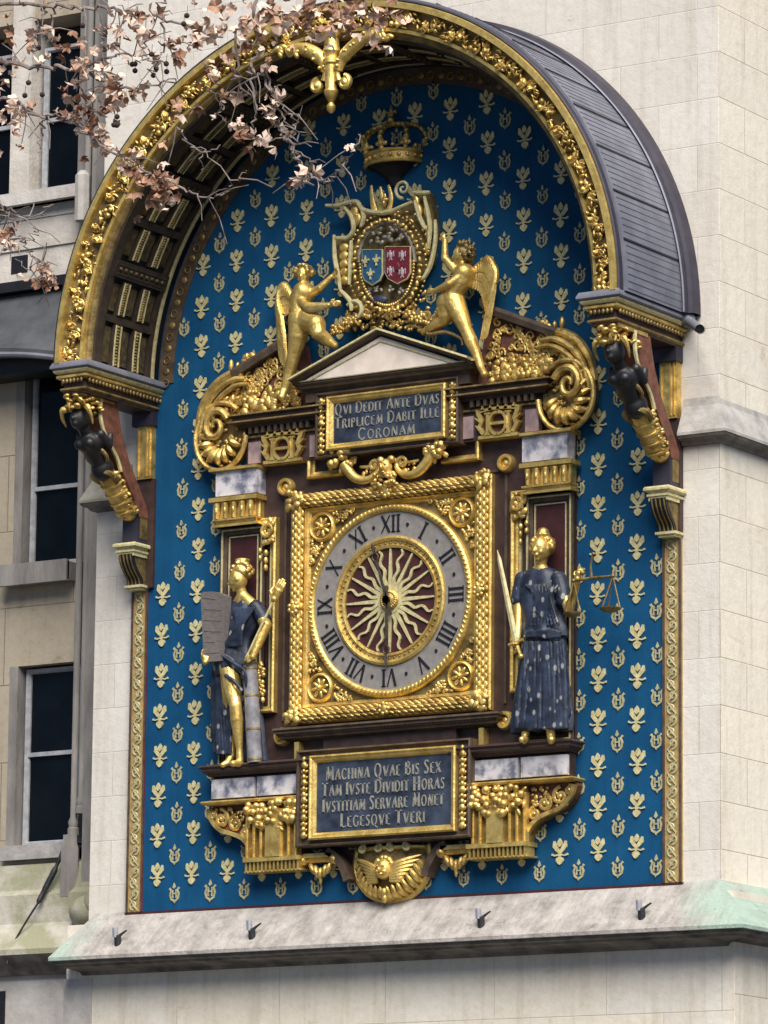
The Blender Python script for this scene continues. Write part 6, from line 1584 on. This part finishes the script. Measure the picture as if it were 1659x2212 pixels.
def leaf(mb, p, s):
    """dried plane leaf: five lobes, curled and crumpled"""
    ax = random.uniform(0, 2*PI); tilt = random.uniform(-1.2, 1.2); rt = Matrix.Rotation(ax, 3, 'Z') @ Matrix.Rotation(tilt, 3, 'X') @ Matrix.Rotation(random.uniform(0, 2*PI), 3, 'Y')
    curl = random.uniform(.3, 1.6); vs = [(0, 0, 0)]; n = 15
    for i in range(n):
        a = -PI*.42+PI*1.84*i/(n-1)+PI/2-PI*.5
        r = s*(1.0 if i % 3 == 1 else .74)*random.uniform(.8, 1.1)
        x, z = r*math.sin(a), r*math.cos(a)
        vs.append((x, curl*(x*x+z*z)/s*.8+random.uniform(-.15, .15)*s, z))
    vs = [tuple(Vector(p)+rt @ Vector(v)) for v in vs]
    mb.add(vs, [(0, i, i+1) for i in range(1, n)])
def cluster(mb, mb2, c, n, spread, s=(.03, .055), pale=.25):
    for _ in range(n):
        p = Vector(c)+Vector((random.gauss(0, spread), random.gauss(0, spread*1.4), random.gauss(0, spread)))
        leaf(mb2 if random.random() < pale else mb, p, random.uniform(*s))
lv, lp = MB(), MB()
for x, y, n, sp_, pl in ((30, 60, 16, .10, .4), (110, 30, 10, .08, .4), (140, 180, 12, .05, .35), (215, 245, 14, .05, .2), (270, 310, 7, .03, .8), (320, 210, 5, .035, .3), (410, 200, 6, .03, .4), (20, 400, 14, .06, .8), (60, 450, 8, .04, .5),
        (75, 565, 7, .03, .9), (20, 650, 12, .04, .8), (145, 620, 5, .025, .6), (120, 650, 4, .02, .2), (10, 810, 4, .03, .9), (105, 820, 6, .03, .5), (520, 320, 12, .05, .3), (480, 380, 14, .06, .3), (560, 380, 10, .04, .3),
        (440, 480, 10, .04, .2), (420, 560, 16, .05, .35), (470, 640, 20, .06, .2), (540, 560, 12, .05, .35), (520, 700, 14, .06, .4), (600, 620, 8, .04, .3), (560, 780, 8, .05, .5), (440, 720, 6, .05, .4), (680, 470, 18, .05, .25), (620, 520, 10, .05, .5), (740, 520, 8, .05, .5),
        (650, 60, 12, .07, .4), (700, 90, 14, .07, .25), (620, 160, 10, .05, .4), (690, 190, 14, .05, .6), (790, 130, 12, .06, .6), (760, 290, 8, .05, .3), (840, 220, 8, .05, .5), (900, 40, 12, .08, .5), (1000, 250, 20, .045, .1), (950, 240, 7, .04, .2), (1080, 130, 10, .06, .6), (1100, 200, 12, .05, .5),
        (1180, 240, 10, .05, .4), (1240, 190, 12, .06, .4), (1230, 300, 10, .05, .5), (1330, 220, 10, .05, .3), (1200, 380, 10, .06, .2), (1120, 350, 6, .05, .4), (1430, 60, 16, .08, .4), (1350, 60, 16, .08, .4), (1500, 40, 14, .08, .4), (1560, 90, 14, .07, .5), (1250, 60, 12, .07, .5),
        (1430, 350, 8, .028, .8), (1230, 520, 3, .02, .8), (1290, 530, 4, .022, .6), (1420, 580, 7, .03, .6), (1505, 540, 6, .02, .9), (1485, 590, 5, .02, .8), (1300, 680, 5, .022, .8), (1355, 740, 14, .035, .5), (1510, 685, 7, .024, .8), (1470, 750, 9, .028, .8), (1200, 640, 2, .012, .9), (1080, 590, 3, .02, .5), (970, 630, 3, .02, .4),
        (690, 880, 14, .04, .6), (640, 880, 8, .04, .6), (830, 1000, 30, .05, .15), (870, 1060, 20, .045, .15), (770, 960, 12, .04, .3), (780, 1050, 12, .04, .15), (900, 1080, 8, .03, .3), (910, 940, 6, .03, .2), (905, 800, 4, .03, .1), (960, 640, 3, .02, .2), (20, 1270, 5, .03, .3)):
    cluster(lv, lp, T1(x, y), max(2, int(n*.52)), sp_*1.0, (.020, .048), min(1, pl+.15))
for x, y, n, sp_, pl in ((90, 110, 12, .06, .5), (200, 100, 14, .06, .3), (290, 140, 16, .06, .2), (380, 110, 16, .06, .3), (400, 40, 16, .07, .3), (300, 40, 14, .07, .5), (470, 60, 14, .06, .3), (540, 130, 14, .05, .6), (500, 180, 8, .035, .7), (600, 60, 14, .06, .4), (690, 80, 16, .05, .3), (760, 60, 12, .05, .4), (700, 140, 10, .04, .4), (640, 220, 5, .025, .6), (320, 905, 5, .014, 1.), (545, 820, 4, .02, .5), (250, 1000, 5, .02, .4), (290, 975, 3, .014, .4), (100, 100, 12, .06, .6)):
    cluster(lv, lp, T2(x, y), max(2, int(n*.50)), sp_*1.05, (.024, .048), min(1, pl+.15))
for x, y, n, sp_, pl in ((60, 600, 6, .02, .1), (110, 720, 7, .025, .9), (20, 630, 4, .02, .5), (140, 560, 3, .015, .6), (460, 990, 5, .02, .7), (420, 1090, 9, .035, .3), (540, 1110, 6, .025, .4), (480, 1050, 5, .02, .3), (550, 1160, 4, .02, .7)):
    cluster(lv, lp, TL2(x, y), n, sp_*.9, (.018, .034), pl)
lv.build('dry_leaves', LEAF, tree, 'rusty brown crumpled leaves', smooth=None)
lp.build('faded_leaves', LEAF_P, tree, 'pale faded crumpled leaves', smooth=None)
for x, y in ((735, 348), (735, 385), (850, 372), (835, 410), (905, 347), (907, 390), (637, 635), (635, 682), (1017, 85), (1000, 130), (835, 115), (712, 130), (747, 75), (572, 177), (637, 253), (600, 372), (605, 415), (450, 140), (155, 450), (235, 50), (825, 295), (210, 260), (135, 520), (230, 515), (620, 680), (720, 350)):
    c = T1(x, y, random.uniform(-.1, .1)); mb = MB(); mb.ell(c, .0135, n=2); mb.tube([c, (c[0]+.004, c[1], c[2]+.05)], .0016, 4)
    mb.build('seed_ball', SEED, tree)
